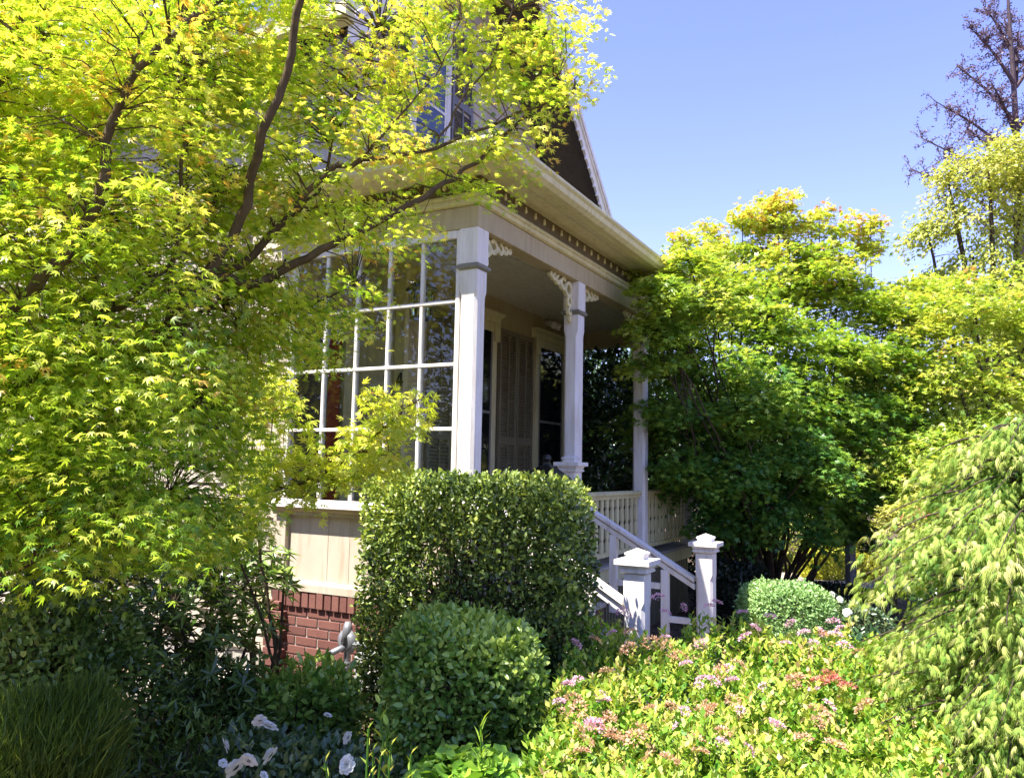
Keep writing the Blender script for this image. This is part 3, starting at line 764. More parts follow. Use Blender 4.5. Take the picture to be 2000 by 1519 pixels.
M_SPIR = leafmat('spiraea_leaf', [(0.0, (0.09, 0.24, 0.015)), (0.35, (0.27, 0.42, 0.05)), (0.72, (0.56, 0.60, 0.10)), (1.0, (0.66, 0.42, 0.22))], 0.34, 0.45, 0.35, 1.0)
M_ROSE = leafmat('rose_leaf', [(0.0, (0.03, 0.06, 0.03)), (0.6, (0.09, 0.16, 0.06)), (1.0, (0.26, 0.30, 0.10))], 0.2, 0.3, 0.6, 1.0)
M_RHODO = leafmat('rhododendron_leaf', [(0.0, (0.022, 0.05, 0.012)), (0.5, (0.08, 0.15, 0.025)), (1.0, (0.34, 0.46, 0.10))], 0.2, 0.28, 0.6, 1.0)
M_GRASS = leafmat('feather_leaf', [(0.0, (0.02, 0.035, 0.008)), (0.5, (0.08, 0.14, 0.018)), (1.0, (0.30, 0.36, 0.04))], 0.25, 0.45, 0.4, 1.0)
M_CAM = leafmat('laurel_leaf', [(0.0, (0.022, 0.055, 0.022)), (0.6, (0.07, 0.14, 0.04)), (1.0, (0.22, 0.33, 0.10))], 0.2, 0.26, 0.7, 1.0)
M_GER = leafmat('groundcover_leaf', [(0.0, (0.07, 0.18, 0.02)), (0.6, (0.22, 0.42, 0.04)), (1.0, (0.46, 0.60, 0.08))], 0.3, 0.45, 0.4, 1.0)
M_ORG = leafmat('azalea_leaf', [(0.0, (0.10, 0.12, 0.02)), (0.5, (0.34, 0.38, 0.07)), (1.0, (0.58, 0.44, 0.12))], 0.35, 0.5, 0.3, 1.1)
M_YEL = leafmat('yellow_shrub_leaf', [(0.0, (0.28, 0.34, 0.03)), (1.0, (0.72, 0.68, 0.08))], 0.3, 0.5, 0.3, 1.1)
M_DARK = leafmat('yew_and_shadow_leaf', [(0.0, (0.008, 0.016, 0.008)), (1.0, (0.03, 0.045, 0.02))], 0.15, 0.5, 0.3, 1.0)  # near-black of the yew, also used as painted shadow on the clipped mound
M_PINK = leafmat('pink_petal', [(0.0, (0.62, 0.28, 0.40)), (0.6, (0.82, 0.50, 0.60)), (1.0, (0.90, 0.72, 0.76))], 0.3, 0.6, 0.2, 1.0, (1, 0.8, 0.95))
M_TAN = leafmat('spent_flower', [(0.0, (0.45, 0.22, 0.13)), (1.0, (0.72, 0.48, 0.34))], 0.3, 0.6, 0.2)
M_RED = leafmat('red_petal', [(0.0, (0.45, 0.10, 0.09)), (1.0, (0.66, 0.30, 0.20))], 0.3, 0.6, 0.2, 1.0, (1, 0.6, 0.6))
M_WHITE = leafmat('white_petal', [(0.0, (0.70, 0.70, 0.66)), (1.0, (0.88, 0.88, 0.84))], 0.35, 0.5, 0.3, 1.0, (1, 1, 1))
M_LITTER = leafmat('litter', [(0.0, (0.07, 0.04, 0.02)), (0.5, (0.26, 0.17, 0.10)), (1.0, (0.48, 0.36, 0.24))], 0.1, 0.8, 0.2)

def bez(pts, n):
    """smooth polyline through points (Catmull-Rom)"""
    P = [np.array(p, float) for p in pts]; P = [2*P[0]-P[1]] + P + [2*P[-1]-P[-2]]; out = []
    for i in range(1, len(P)-2):
        for k in range(n):
            t = k/n
            out.append(0.5*((2*P[i]) + (-P[i-1]+P[i+1])*t + (2*P[i-1]-5*P[i]+4*P[i+1]-P[i+2])*t*t + (-P[i-1]+3*P[i]-3*P[i+1]+P[i+2])*t**3))
    out.append(P[-2]); return out
def limb(mb, pts, ra, rb_, n=6, sub=4, rng=None, jit=0.0):
    q = bez(pts, sub)
    if rng is not None: q = [p + (rng.normal(0, jit, 3) if 0 < i < len(q)-1 else 0) for i, p in enumerate(q)]
    m_ = len(q); rad = [ra+(rb_-ra)*i/(m_-1) for i in range(m_)]
    mb.tube(q, rad, n); return np.array(q)

# ---- the big foreground Japanese maple
def foreground_maple():
    rng = R(11)
    sst = lambda x, a, b: (lambda t_: t_*t_*(3-2*t_))(np.clip((x-a)/(b-a), 0, 1))
    doff = lambda x: 0.25 + 0.22*sst(x, 300, 480) + 0.16*sst(x, 780, 900)
    base = W(60, 1500, 3.9); base[2] = 0.04
    t = empty('japanese_maple', tuple(base))
    tag(t, 'large yellow-green Japanese maple filling the left foreground in front of the house', 'tree')
    o = base
    tr = MB(); bark = []
    def L(pts, ra, rb_, n=7):
        q = limb(tr, [W(p[0], p[1], p[2]+doff(p[0])-(0.25 if p[1] < 650 else 0.05))-o for p in pts], ra*0.95, rb_*1.1, n, 4, rng, 0.006); bark.append(q+o); return q
    fork = (325, 645, 3.0)
    L([(60, 1500, 4.0), (100, 1250, 3.9), (180, 1000, 3.7), (260, 800, 3.4), (325, 645, 3.05)], 0.048, 0.032, 10)
    L([fork, (420, 545, 3.02), (500, 555, 3.05), (600, 502, 3.1), (700, 452, 3.15), (830, 385, 3.2), (905, 335, 3.25), (1000, 250, 3.3), (1080, 170, 3.35)], 0.026, 0.005, 8)
    L([fork, (400, 540, 3.0), (470, 520, 3.05), (560, 425, 3.1), (640, 335, 3.1), (705, 318, 3.15), (850, 290, 3.2), (990, 230, 3.25), (1120, 185, 3.3)], 0.022, 0.004, 8)
    L([fork, (420, 510, 2.9), (470, 420, 2.85), (492, 330, 2.8), (520, 240, 2.75), (562, 140, 2.75), (592, -10, 2.7), (640, -160, 2.7)], 0.024, 0.012, 8)
    L([(180, 1000, 3.45), (20, 700, 2.7), (0, 640, 2.65), (92, 540, 2.6), (150, 460, 2.6), (187, 400, 2.6), (205, 320, 2.6), (217, 240, 2.6), (255, 160, 2.6), (330, 72, 2.6), (432, 4, 2.6), (520, -60, 2.6)], 0.03, 0.007, 8)
    L([(217, 240, 2.6), (240, 200, 2.62), (270, 100, 2.62), (300, 20, 2.65), (320, -60, 2.7)], 0.007, 0.003)
    L([(0, 640, 2.75), (-60, 300, 2.7), (30, 115, 2.7), (92, 30, 2.7), (106, -20, 2.7)], 0.014, 0.007)
    L([(180, 1000, 3.45), (95, 740, 3.05), (112, 665, 3.1), (140, 612, 3.1), (184, 545, 3.15), (190, 440, 3.2)], 0.022, 0.006)
    L([(140, 612, 3.1), (118, 560, 3.1), (100, 500, 3.15), (60, 420, 3.2)], 0.009, 0.004)
    L([(262, 800, 3.0), (170, 655, 2.9), (250, 590, 2.9), (300, 540, 2.95), (380, 470, 3.0), (430, 380, 3.1)], 0.018, 0.005)
    L([fork, (348, 420, 2.9), (352, 280, 2.85), (350, 130, 2.85), (362, 20, 2.85)], 0.010, 0.003)
    L([fork, (352, 560, 3.1), (368, 290, 3.0), (374, 160, 3.0), (380, 60, 3.0)], 0.009, 0.003)
    L([fork, (420, 600, 3.2), (520, 640, 3.3), (600, 600, 3.35), (690, 560, 3.4)], 0.010, 0.003)
    L([(560, 425, 3.1), (620, 380, 3.2), (660, 250, 3.25), (700, 170, 3.3), (740, 60, 3.3)], 0.009, 0.003)
    L([(850, 290, 3.2), (900, 200, 3.2), (960, 120, 3.2), (1000, 20, 3.2)], 0.006, 0.003)
    L([(705, 318, 3.15), (780, 230, 3.1), (860, 130, 3.1), (900, 40, 3.1)], 0.006, 0.003)
    L([(180, 1000, 3.45), (150, 1040, 2.7), (96, 1075, 2.6), (0, 1133, 2.5), (-80, 1180, 2.4)], 0.014, 0.008)
    L([(262, 800, 3.0), (330, 790, 2.9), (420, 800, 3.1), (520, 800, 3.4)], 0.012, 0.003)
    L([(180, 1000, 3.45), (300, 960, 3.1), (340, 994, 3.3), (430, 985, 3.4), (563, 952, 3.5)], 0.010, 0.003)
    tr.build('trunk', BARK, t, smooth=True)
    nodes = np.concatenate(bark)
    poly = [(-260, -160), (960, -160), (1060, -60), (1140, 0), (1130, 70), (1145, 165), (1095, 215), (1055, 270), (1015, 320), (945, 385), (880, 432), (800, 450), (745, 500), (720, 560), (690, 620), (640, 680),
            (560, 690), (515, 720), (490, 760), (470, 850), (475, 900), (500, 960), (480, 1030), (400, 1070), (250, 1070), (-260, 1100)]
    gaps = [(700, 25, 62, 38), (845, 222, 34, 48), (905, 178, 22, 48), (262, 287, 48, 16), (745, 348, 62, 24), (880, 385, 46, 18), (500, 240, 20, 20), (602, 282, 22, 14), (640, 500, 60, 34), (410, 600, 26, 14), (120, 620, 12, 20), (360, 930, 90, 24), (1020, 10, 34, 24), (1120, 320, 30, 60), (310, 800, 20, 20), (350, 850, 30, 25)]
    n = 6300
    px = rng.uniform(-250, 1200, n*3); py = rng.uniform(-150, 1130, n*3)
    ok = inpoly(px, py, poly)
    for gx, gy, a, b in gaps[:-2]:
        ok &= ((px-gx)/(a+16))**2+((py-gy)/(b+12))**2 > 1
    # thinner toward the right half, where the facade shows between sprays
    keep = rng.random(len(px)) < np.where(px > 1000, 1.05, 1)*np.where(px > 600, 0.48, np.where(px > 520, 0.85, 1.0))
    ok &= keep
    px, py = px[ok][:n], py[ok][:n]
    dep = 3.0 + rng.normal(0, 0.42, len(px)) + 0.15*(px-300)/900
    dep = np.clip(dep, 2.15, 4.2)
    nz = np.sin(px*.017+py*.034)+np.sin(px*.031-py*.041+2)+np.sin(py*.067+px*.009)
    kk = (nz+rng.normal(0, .8, len(px)) > -1.1) | ((px < 560) & (py > 600)); px, py, dep = px[kk], py[kk], dep[kk]
    dep = np.minimum(np.where(px > 420, 3.05+.40*(dep-3.05), dep) + doff(px), np.where(px < 480, 3.5, 3.85))
    dep = np.where(px > 800, 3.70+rng.normal(0, 0.09, len(px)), dep)
    cen = CAM + (fw + rt*((px-1000)/FPX)[:, None] - up*((py-759.5)/FPX)[:, None])*dep[:, None]
    # twigs from nearest limb point
    tw = MB(); dirs = []
    cc = W(300, 650, 3.0)
    for c in cen:
        dd = np.linalg.norm(nodes-c, axis=1) + 0.6*np.maximum(nodes[:, 2]-c[2], 0); i = dd.argmin(); a = nodes[i]
        v = c-a; dirs.append(v + 0.35*nrm(c-cc) + 0.1*rng.normal(size=3))
        if rng.random() < 0.7 and dd[i] < 0.38:
            mid = (a+c)/2 + np.array([0, 0, 0.04]) + rng.normal(0, 0.015, 3)
            tw.tube([a-o, mid-o, c-o], [0.0034, 0.0024, 0.0014], 4, False)
    tw.build('twigs', BARK, t)
    dirs = np.array(dirs); dirs[:, 2] *= 0.4
    P, D, Nn, S, V = sprays(rng, cen, dirs, 0.29*rng.uniform(0.7, 1.3, len(cen)), 0.42, 26, 0.0265, tilt=0.50, droop=0.28, vj=0.30, vtip=0.12, vbase=0.54, vs=0.15, thick=0.075, hang=0.1)
    # leaf colour runs yellower with height and greener low down; some sprays turn orange
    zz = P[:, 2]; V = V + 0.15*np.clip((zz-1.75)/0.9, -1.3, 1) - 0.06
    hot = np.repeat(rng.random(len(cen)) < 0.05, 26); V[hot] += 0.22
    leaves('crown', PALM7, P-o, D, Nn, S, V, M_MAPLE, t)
foreground_maple()

def young_maple():
    rng = R(12)
    base = W(545, 1330, 4.3); base[2] = 0.05
    t = empty('young_maple', tuple(base)); o = base
    tag(t, 'young maple shoots with yellow leaves and orange tips before the lower window panes', 'tree')
    tr = MB(); nodes = []
    for pts in ([(545, 1330, 4.35), (520, 1150, 4.3), (490, 960, 4.3), (500, 820, 4.25), (525, 740, 4.2)],
                [(490, 960, 4.3), (600, 940, 4.25), (700, 880, 4.2), (790, 800, 4.2), (830, 770, 4.2)],
                [(500, 820, 4.25), (560, 800, 4.2), (590, 770, 4.2)], [(700, 880, 4.2), (760, 890, 4.15)], [(600, 940, 4.25), (690, 930, 4.2)],
                [(545, 1330, 4.35), (470, 1100, 4.2), (360, 1000, 4.0)]):
        q = limb(tr, [W(*p)-o for p in pts], 0.010, 0.003, 6, 4, rng, 0.004); nodes.append(q+o)
    tr.build('trunk', BARK, t); nodes = np.concatenate(nodes)
    cl = [(520, 760, 45, 40, 26), (505, 830, 35, 55, 22), (545, 900, 70, 38, 30), (640, 900, 50, 26, 14), (590, 950, 70, 22, 16), (500, 940, 50, 60, 22), (715, 890, 60, 26, 22), (760, 830, 56, 22, 22), (715, 790, 22, 14, 4), (760, 775, 30, 14, 6), (825, 805, 22, 16, 5), (720, 850, 40, 24, 10), (580, 810, 8, 40, 6), (680, 930, 45, 18, 10), (470, 1010, 40, 40, 14), (420, 1040, 60, 40, 18)]
    cs = []
    for (x, y, a, b, k) in cl:
        for _ in range(k):
            r_ = sqrt(rng.random()); th = rng.random()*2*pi
            cs.append(W(x+a*r_*cos(th), y+b*r_*sin(th), 4.22+rng.normal(0, 0.12)))
    cen = np.array(cs); tw = MB(); dirs = []
    for c in cen:
        i = np.linalg.norm(nodes-c, axis=1).argmin(); a = nodes[i]; dirs.append(c-a+0.15*rng.normal(size=3)+np.array([0.05, 0, 0.02]))
        tw.tube([a-o, (a+c)/2-o+np.array([0, 0, .02]), c-o], [0.003, 0.002, 0.0012], 4, False)
    tw.build('twigs', BARK, t)
    P, D, Nn, S, V = sprays(rng, cen, np.array(dirs), 0.22, 0.4, 13, 0.042, tilt=0.6, droop=0.2, vj=0.3, vtip=0.25, vbase=0.48, vs=0.12)
    leaves('crown', PALM7, P-o, D, Nn, S, V, M_YOUNG, t)
young_maple()

# ---- generic layered tree built from lobes given as (px, py, depth, radius m)
def lobed_tree(name, label, base, lobes, m, seed, per=26, Mn=16, size=0.07, L=0.5, tmpl=PALM5, bark=BARKD, flat=0.8, vbase=0.4, vtop=0.25, vtip=0.2, r_trunk=0.06, stems=1, cat='tree', hang=0.0, droop=0.25, tilt=0.5, shoots=None, clump=1.0, group=None, vj=.25, thick=0.12, side=0.0):
    rng = R(seed); base = np.array(base, float); base[2] = 0.03
    t = empty(name, tuple(base)); tag(t, label, cat, group); o = base
    tr = MB(); C_ = [W(*l[:3]) for l in lobes]; nodes = []
    ctr = np.mean(C_, axis=0)
    for i, (c, l) in enumerate(zip(C_, lobes)):
        k = i % stems; ofs = np.array([0.16*cos(2.4*k), 0.16*sin(2.4*k), 0]) if stems > 1 else np.zeros(3)
        b0 = base+ofs*0.6
        m1 = base + (c-base)*0.35 + ofs*2.2; m1[2] = base[2] + (c[2]-base[2])*0.42
        q = limb(tr, [b0-o, m1-o, (m1+c)/2-o+rng.normal(0, .06, 3), c-o], r_trunk*(0.6 if stems > 1 else 1)*(1 if i < stems else .7), r_trunk*0.13, 7, 4, rng, 0.012)
        nodes.append(q+o)
    nodes = np.concatenate(nodes)
    cs = []; hs = []
    zmax = max(c[2]+l[3] for c, l in zip(C_, lobes)); zmin = min(c[2]-l[3] for c, l in zip(C_, lobes))
    for c, l in zip(C_, lobes):
        k = int(per*(l[3]**1.6)*(l[4] if len(l) > 4 else 1))+4
        v = rdir(rng, k)*(rng.random((k, 1))**(0.42))*l[3]; v[:, 2] *= flat
        cs.append(c+v)
    cen = np.concatenate(cs)
    dirs = cen - ctr + 0.25*rng.normal(size=cen.shape); dirs[:, 2] = 0.25*dirs[:, 2]
    for j in range(0, len(cen), 4):
        c = cen[j]; i = np.linalg.norm(nodes-c, axis=1).argmin(); a = nodes[i]
        tr.tube([a-o, (a+c)/2-o+np.array([0, 0, .03]), c-o], [0.009, 0.006, 0.003], 4, False)
    if shoots:
        for (x, y, dp, h) in shoots:
            p0 = W(x, y, dp); p1 = p0+np.array([rng.normal(0, .08), rng.normal(0, .05), h])
            tr.tube([p0-np.array([0, 0, .55])-o, p0-o, p1-o], [0.007, 0.005, 0.0015], 4, False)
            k = 16; tt = rng.random((k, 1))*1.35-.35; cen = np.concatenate([cen, p0+(p1-p0)*tt*0.9+rng.normal(0, .03, (k, 3))]); dirs = np.concatenate([dirs, rng.normal(size=(k, 3))*np.array([1, 1, .2])+np.array([0, 0, .6])])
    tr.build('trunk', bark, t, smooth=True)
    P, D, Nn, S, V = sprays(rng, cen, dirs, L*rng.uniform(.65, 1.3, len(cen)), 0.45, Mn, size, tilt=tilt, droop=droop, vj=vj, vtip=vtip, vbase=vbase, vs=0.09, hang=hang, thick=thick)
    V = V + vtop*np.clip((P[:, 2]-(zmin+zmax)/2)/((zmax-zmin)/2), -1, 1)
    # leaf colour runs yellower toward the crown top, darker toward its bottom
    leaves('crown', tmpl, P-o, D, Nn, S, V, m, t)
    return t

put_later = []
# middle Japanese maple
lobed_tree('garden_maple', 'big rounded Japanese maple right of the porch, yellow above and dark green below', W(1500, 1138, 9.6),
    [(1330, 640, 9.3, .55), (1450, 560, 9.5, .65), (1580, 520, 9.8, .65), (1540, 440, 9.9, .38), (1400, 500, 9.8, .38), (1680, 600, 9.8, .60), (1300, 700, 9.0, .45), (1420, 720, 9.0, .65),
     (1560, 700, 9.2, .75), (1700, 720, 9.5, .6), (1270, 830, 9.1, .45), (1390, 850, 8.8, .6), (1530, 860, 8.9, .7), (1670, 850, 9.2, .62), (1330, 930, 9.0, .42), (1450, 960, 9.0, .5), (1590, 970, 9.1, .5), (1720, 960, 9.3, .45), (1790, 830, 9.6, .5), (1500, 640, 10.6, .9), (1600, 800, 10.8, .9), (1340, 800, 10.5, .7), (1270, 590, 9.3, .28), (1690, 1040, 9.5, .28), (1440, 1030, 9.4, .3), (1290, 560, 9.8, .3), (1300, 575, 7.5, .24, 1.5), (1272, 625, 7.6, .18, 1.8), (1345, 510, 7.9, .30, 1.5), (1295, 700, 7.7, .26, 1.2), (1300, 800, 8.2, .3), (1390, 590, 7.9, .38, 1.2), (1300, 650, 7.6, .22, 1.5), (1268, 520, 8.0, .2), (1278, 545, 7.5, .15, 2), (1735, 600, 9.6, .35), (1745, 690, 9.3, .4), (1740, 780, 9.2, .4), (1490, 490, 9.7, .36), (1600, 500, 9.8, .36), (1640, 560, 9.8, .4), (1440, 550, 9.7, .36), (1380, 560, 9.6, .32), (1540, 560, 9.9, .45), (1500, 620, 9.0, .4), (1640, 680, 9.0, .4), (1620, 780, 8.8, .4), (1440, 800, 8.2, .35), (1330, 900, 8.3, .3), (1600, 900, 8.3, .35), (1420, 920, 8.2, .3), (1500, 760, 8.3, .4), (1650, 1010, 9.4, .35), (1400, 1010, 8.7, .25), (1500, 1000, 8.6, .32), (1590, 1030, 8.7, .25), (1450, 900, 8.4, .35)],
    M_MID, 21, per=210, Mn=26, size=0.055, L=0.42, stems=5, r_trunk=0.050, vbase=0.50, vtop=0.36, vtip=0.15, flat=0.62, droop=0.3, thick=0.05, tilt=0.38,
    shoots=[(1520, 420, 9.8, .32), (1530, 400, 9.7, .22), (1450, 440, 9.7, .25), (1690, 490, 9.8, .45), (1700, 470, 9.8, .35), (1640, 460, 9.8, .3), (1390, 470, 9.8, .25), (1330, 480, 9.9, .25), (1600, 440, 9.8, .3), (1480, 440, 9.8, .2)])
lobed_tree('yellow_maple', 'bright yellow-green maple filling the gap right of the rounded maple', W(1900, 1130, 8.6),
    [(1840, 600, 9.4, .5), (1780, 640, 9.4, .42), (1900, 580, 9.6, .55), (1980, 640, 9.6, .6), (1860, 720, 9.2, .6), (1960, 760, 9.2, .6), (1780, 760, 9.3, .42), (2060, 560, 9.8, .7), (2080, 760, 9.4, .7), (1890, 830, 9.0, .5), (1790, 560, 9.9, .3), (1800, 880, 8.6, .4), (1880, 940, 8.6, .45), (1780, 940, 8.8, .3), (1980, 880, 8.6, .5)],
    M_MID, 22, per=190, Mn=26, size=0.055, L=0.42, stems=3, r_trunk=0.06, vbase=0.66, vtop=0.10, vtip=0.12, flat=0.65, droop=0.35, thick=0.08)
lobed_tree('golden_tree', 'tall airy golden-green tree behind the maples at the right edge', W(1960, 1000, 15.5),
    [(1930, 320, 14.5, .75), (1990, 300, 14.8, .8), (1860, 400, 14.5, .55), (1810, 450, 14.5, .45), (1980, 420, 15, .8, .7), (1900, 500, 14.5, .6, .7), (2060, 330, 15, 1.0), (2070, 500, 15, 1.1), (1960, 560, 14.5, .8), (1880, 590, 14.3, .6), (1820, 540, 14.6, .32), (1850, 340, 14.6, .32)],
    M_GOLD, 23, per=85, Mn=34, size=0.095, L=0.6, tmpl=DIAM, stems=1, r_trunk=0.14, vbase=0.50, vtop=0.12, flat=0.8, hang=0.5, droop=0.5, bark=BARKD)
# purple-budded sparse tree
def purple_tree():
    rng = R(31); base = W(2010, 1000, 20.0); base[2] = 0.0
    t = empty('purple_budded_tree', tuple(base)); tag(t, 'tall sparse tree with purple-brown buds at the top right corner', 'tree'); o = base
    tr = MB(); top = W(1965, -60, 20.0); lead = bez([base-o, W(1995, 600, 20)-o, W(1985, 260, 20)-o, top-o], 10)
    tr.tube(lead, [0.16*(1-i/(len(lead)))+0.02 for i in range(len(lead))], 7)
    ends = [(1780, 330, 0), (1800, 270, .6), (1830, 200, -.5), (1850, 310, .9), (1870, 130, .3), (1900, 60, -.4), (1890, 250, -1.1), (1830, 380, .2), (1920, 10, .4), (1990, 60, 1.0), (2060, 150, .5), (2080, 60, 0), (2090, 260, .5), (1900, 330, .8), (1935, 160, -.8), (1960, 30, .7)]
    P = []; D = []
    for (x, y, dz) in ends:
        e = W(x, y, 20+dz); s0 = W(1985, min(y+110, 560), 20)
        q = bez([s0-o, (s0+e)/2-o+np.array([0, 0, .12]), e-o], 6); tr.tube(q, [0.055-0.045*i/(len(q)-1) for i in range(len(q))], 5)
        for j in range(40):
            b = q[int(rng.integers(3, len(q)))]; d = nrm(rng.normal(size=3)+np.array([0, 0, .1])); ln = rng.uniform(.15, .55)
            tr.tube([b, b+d*ln*.6, b+d*ln+np.array([0, 0, -.03])], [0.012, 0.008, 0.004], 3, False)
            for k in range(20): P.append(b+d*ln*rng.uniform(.3, 1.05)+rng.normal(0, .035, 3)+o); D.append(rng.normal(size=3))
    tr.build('trunk', BARKP, t)
    P = np.array(P); D = np.array(D)
    leaves('crown', DIAM, P-o, D, rdir(rng, len(P)), 0.062, rng.random(len(P)), M_PURP, t)
purple_tree()

# ---- shrubs: closed volume with leaves on the outside
def shrub(name, label, cat, cx, cy, rx, ry, z0, z1, m, seed, n, size, tmpl=DIAM, rz=0.0, box=3.0, shell=0.35, outward=0.6, upw=0.3, stems=8, vbase=0.35, vj=0.4, vtop=0.25, bump=0.06, group=None, hang=0.0, stem_m=None, kids=None, lumps=2.2, foldir=None, part_name='foliage'):
    """superellipsoid |x/rx|^p+|y/ry|^p+|z/rz|^p<1, p=box"""
    rng = R(seed); t = empty(name, (cx, cy, z0), rz); tag(t, label, cat, group)
    H_ = z1-z0; cz = H_/2
    v = rng.uniform(-1, 1, (n*6, 3)); pn = (np.abs(v)**box).sum(1)**(1/box)
    v = v[pn > 0.02]; pn = pn[pn > 0.02]
    keepr = 1 - shell*rng.random(len(v))**1.8
    v = v/pn[:, None]*keepr[:, None]
    nb = np.sign(v)*np.abs(v)**(box-1); nb = nrm(nb/np.array([rx, ry, cz]))
    # lumpy outline
    f = np.sin(v[:, 0]*lumps*2.1+seed)*np.sin(v[:, 1]*lumps*1.9+1.3*seed)+np.sin(v[:, 2]*lumps*2.4+v[:, 0]*3+seed*.7)
    P = v*np.array([rx, ry, cz])*(1+bump*f)[:, None]; P[:, 2] += cz
    P = P[:n]; nb = nb[:n]
    P += rng.normal(0, size*.35, P.shape)
    k_ = P[:, 2] > 0.0; P = P[k_]; nb = nb[k_]
    ns_ = len(P)//160                                    # stray shoots standing out of the clipped face
    j_ = rng.integers(0, len(P), ns_); sd_ = nrm(nb[j_]*.6+np.array([0, 0, .7])+.35*rng.normal(size=(ns_, 3)))
    tt_ = np.repeat(np.linspace(.2, 1, 6)[None], ns_, 0)*rng.uniform(.5, 2.4, (ns_, 1))*size
    P = np.concatenate([P, (P[j_][:, None]+sd_[:, None]*tt_[..., None]).reshape(-1, 3)]); nb = np.concatenate([nb, np.repeat(sd_, 6, 0)])
    N = len(P)
    D = nb*outward + rdir(rng, N)*0.8 + np.array([0, 0, upw-hang])
    Nn = nb*0.8 + np.array([0, 0, .5]) + 0.7*rng.normal(size=(N, 3))
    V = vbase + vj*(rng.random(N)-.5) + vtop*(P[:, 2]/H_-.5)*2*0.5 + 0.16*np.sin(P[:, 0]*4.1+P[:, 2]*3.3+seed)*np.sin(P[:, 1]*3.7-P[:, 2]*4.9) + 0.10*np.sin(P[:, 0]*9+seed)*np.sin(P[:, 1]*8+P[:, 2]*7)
    leaves(part_name, tmpl, P, D, Nn, size*rng.uniform(.6, 1.3, N), V, m, t)
    tr = MB()
    for k in range(stems):
        a = rng.random()*2*pi; r_ = rng.uniform(.2, .85)
        e = np.array([rx*r_*cos(a), ry*r_*sin(a), H_*rng.uniform(.6, .93)])
        s0 = np.array([rx*.25*cos(a), ry*.25*sin(a), 0.0])
        tr.tube([s0, (s0+e)/2+rng.normal(0, .03, 3), e], [0.010, 0.007, 0.003], 5, False)
        for j in range(4):
            b = s0+(e-s0)*rng.uniform(.4, .95); d = b+rng.normal(0, 1, 3)*np.array([rx, ry, H_*.3])*.25
            tr.tube([b, d], [0.004, 0.002], 4, False)
    tr.build('stem', stem_m or BARKD, t)
    return t

# tall clipped hedge beside the steps
hc = H2W(-0.47, -0.30)
hz0 = 0.08
def hedge():
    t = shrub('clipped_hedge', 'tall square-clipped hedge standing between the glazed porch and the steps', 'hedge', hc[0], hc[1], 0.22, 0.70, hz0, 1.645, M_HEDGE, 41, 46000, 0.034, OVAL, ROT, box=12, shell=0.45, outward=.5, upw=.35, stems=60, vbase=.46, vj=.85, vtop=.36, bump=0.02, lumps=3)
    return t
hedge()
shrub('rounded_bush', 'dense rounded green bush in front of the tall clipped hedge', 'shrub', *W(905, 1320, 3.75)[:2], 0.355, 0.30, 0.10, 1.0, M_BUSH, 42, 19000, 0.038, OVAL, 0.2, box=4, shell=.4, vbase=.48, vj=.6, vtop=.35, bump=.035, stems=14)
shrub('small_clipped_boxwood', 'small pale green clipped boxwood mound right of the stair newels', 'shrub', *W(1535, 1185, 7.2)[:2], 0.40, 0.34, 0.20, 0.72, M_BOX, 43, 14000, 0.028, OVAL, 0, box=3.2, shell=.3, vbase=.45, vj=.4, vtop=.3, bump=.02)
shrub('shadow_side_mound', 'low clipped mound coloured dark as a shadow side, right behind the pale boxwood', 'shrub', *W(1620, 1165, 9.2)[:2], 0.42, 0.42, 0.05, 0.45, M_DARK, 44, 7000, 0.035, OVAL, 0, box=2.6, bump=.02)  # near-black leaf colour stands in for the mound's shadow side
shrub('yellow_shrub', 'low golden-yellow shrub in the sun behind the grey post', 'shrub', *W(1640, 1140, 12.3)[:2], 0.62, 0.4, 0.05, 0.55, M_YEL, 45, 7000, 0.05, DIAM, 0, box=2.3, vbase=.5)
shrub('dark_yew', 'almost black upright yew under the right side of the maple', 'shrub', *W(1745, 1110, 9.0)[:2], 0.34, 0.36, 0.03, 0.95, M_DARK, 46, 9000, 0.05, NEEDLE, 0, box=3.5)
shrub('orange_azalea', 'orange and yellow leaved azalea glowing beneath the maple crown', 'shrub', *W(1580, 1080, 13.5)[:2], 1.0, 0.5, 0.05, 1.0, M_ORG, 47, 8000, 0.06, DIAM, 0, box=2.3, vbase=.4, bump=.1)
shrub('orange_azalea', 'orange-tinted shrub in sun just right of the stair newel, far off', 'shrub', *W(1455, 1105, 13.0)[:2], 0.35, 0.4, 0.05, 0.55, M_ORG, 48, 2600, 0.05, DIAM, 0, box=2.3, vbase=.3, bump=.1)
t_ = lobed_tree('red_flowered_bush', 'loose yellow-green bush with a few red blooms beside the drooping laceleaf maple', W(1830, 1130, 8.2),
    [(1760, 1010, 8.2, .24), (1810, 985, 8.3, .26), (1870, 1000, 8.3, .3), (1800, 1060, 8.0, .24), (1860, 1075, 8.0, .28), (1930, 1030, 8.2, .3), (1920, 1110, 8.0, .3)],
    M_GOLD, 49, per=300, Mn=22, size=0.045, L=0.26, tmpl=PALM3, stems=3, r_trunk=0.02, vbase=0.55, vtop=0.1, flat=0.7, cat='shrub')
rg_ = R(50)
for (x, y) in ((1790, 1000), (1800, 1006), (1783, 1008), (1848, 1004), (1856, 1000), (1770, 1012), (1836, 1012)): put_later.append((x, y))
# grey wooden post
pp = W(1662, 1130, 10.5); o_ = MB().box(-.05, .05, -.05, .05, 0, 0.86).add([(-.05, -.05, .862), (.05, -.05, .862), (.05, .05, .862), (-.05, .05, .862), (0, 0, .90)], [(0, 1, 4), (1, 2, 4), (2, 3, 4), (3, 0, 4), (0, 3, 2, 1)]).build('wooden_post', GREYW, bevel=.004)
o_.location = (pp[0], pp[1], 0.05); o_.rotation_euler.z = 0.3; tag(o_, 'weathered grey wooden post standing before the yellow shrub', 'post')

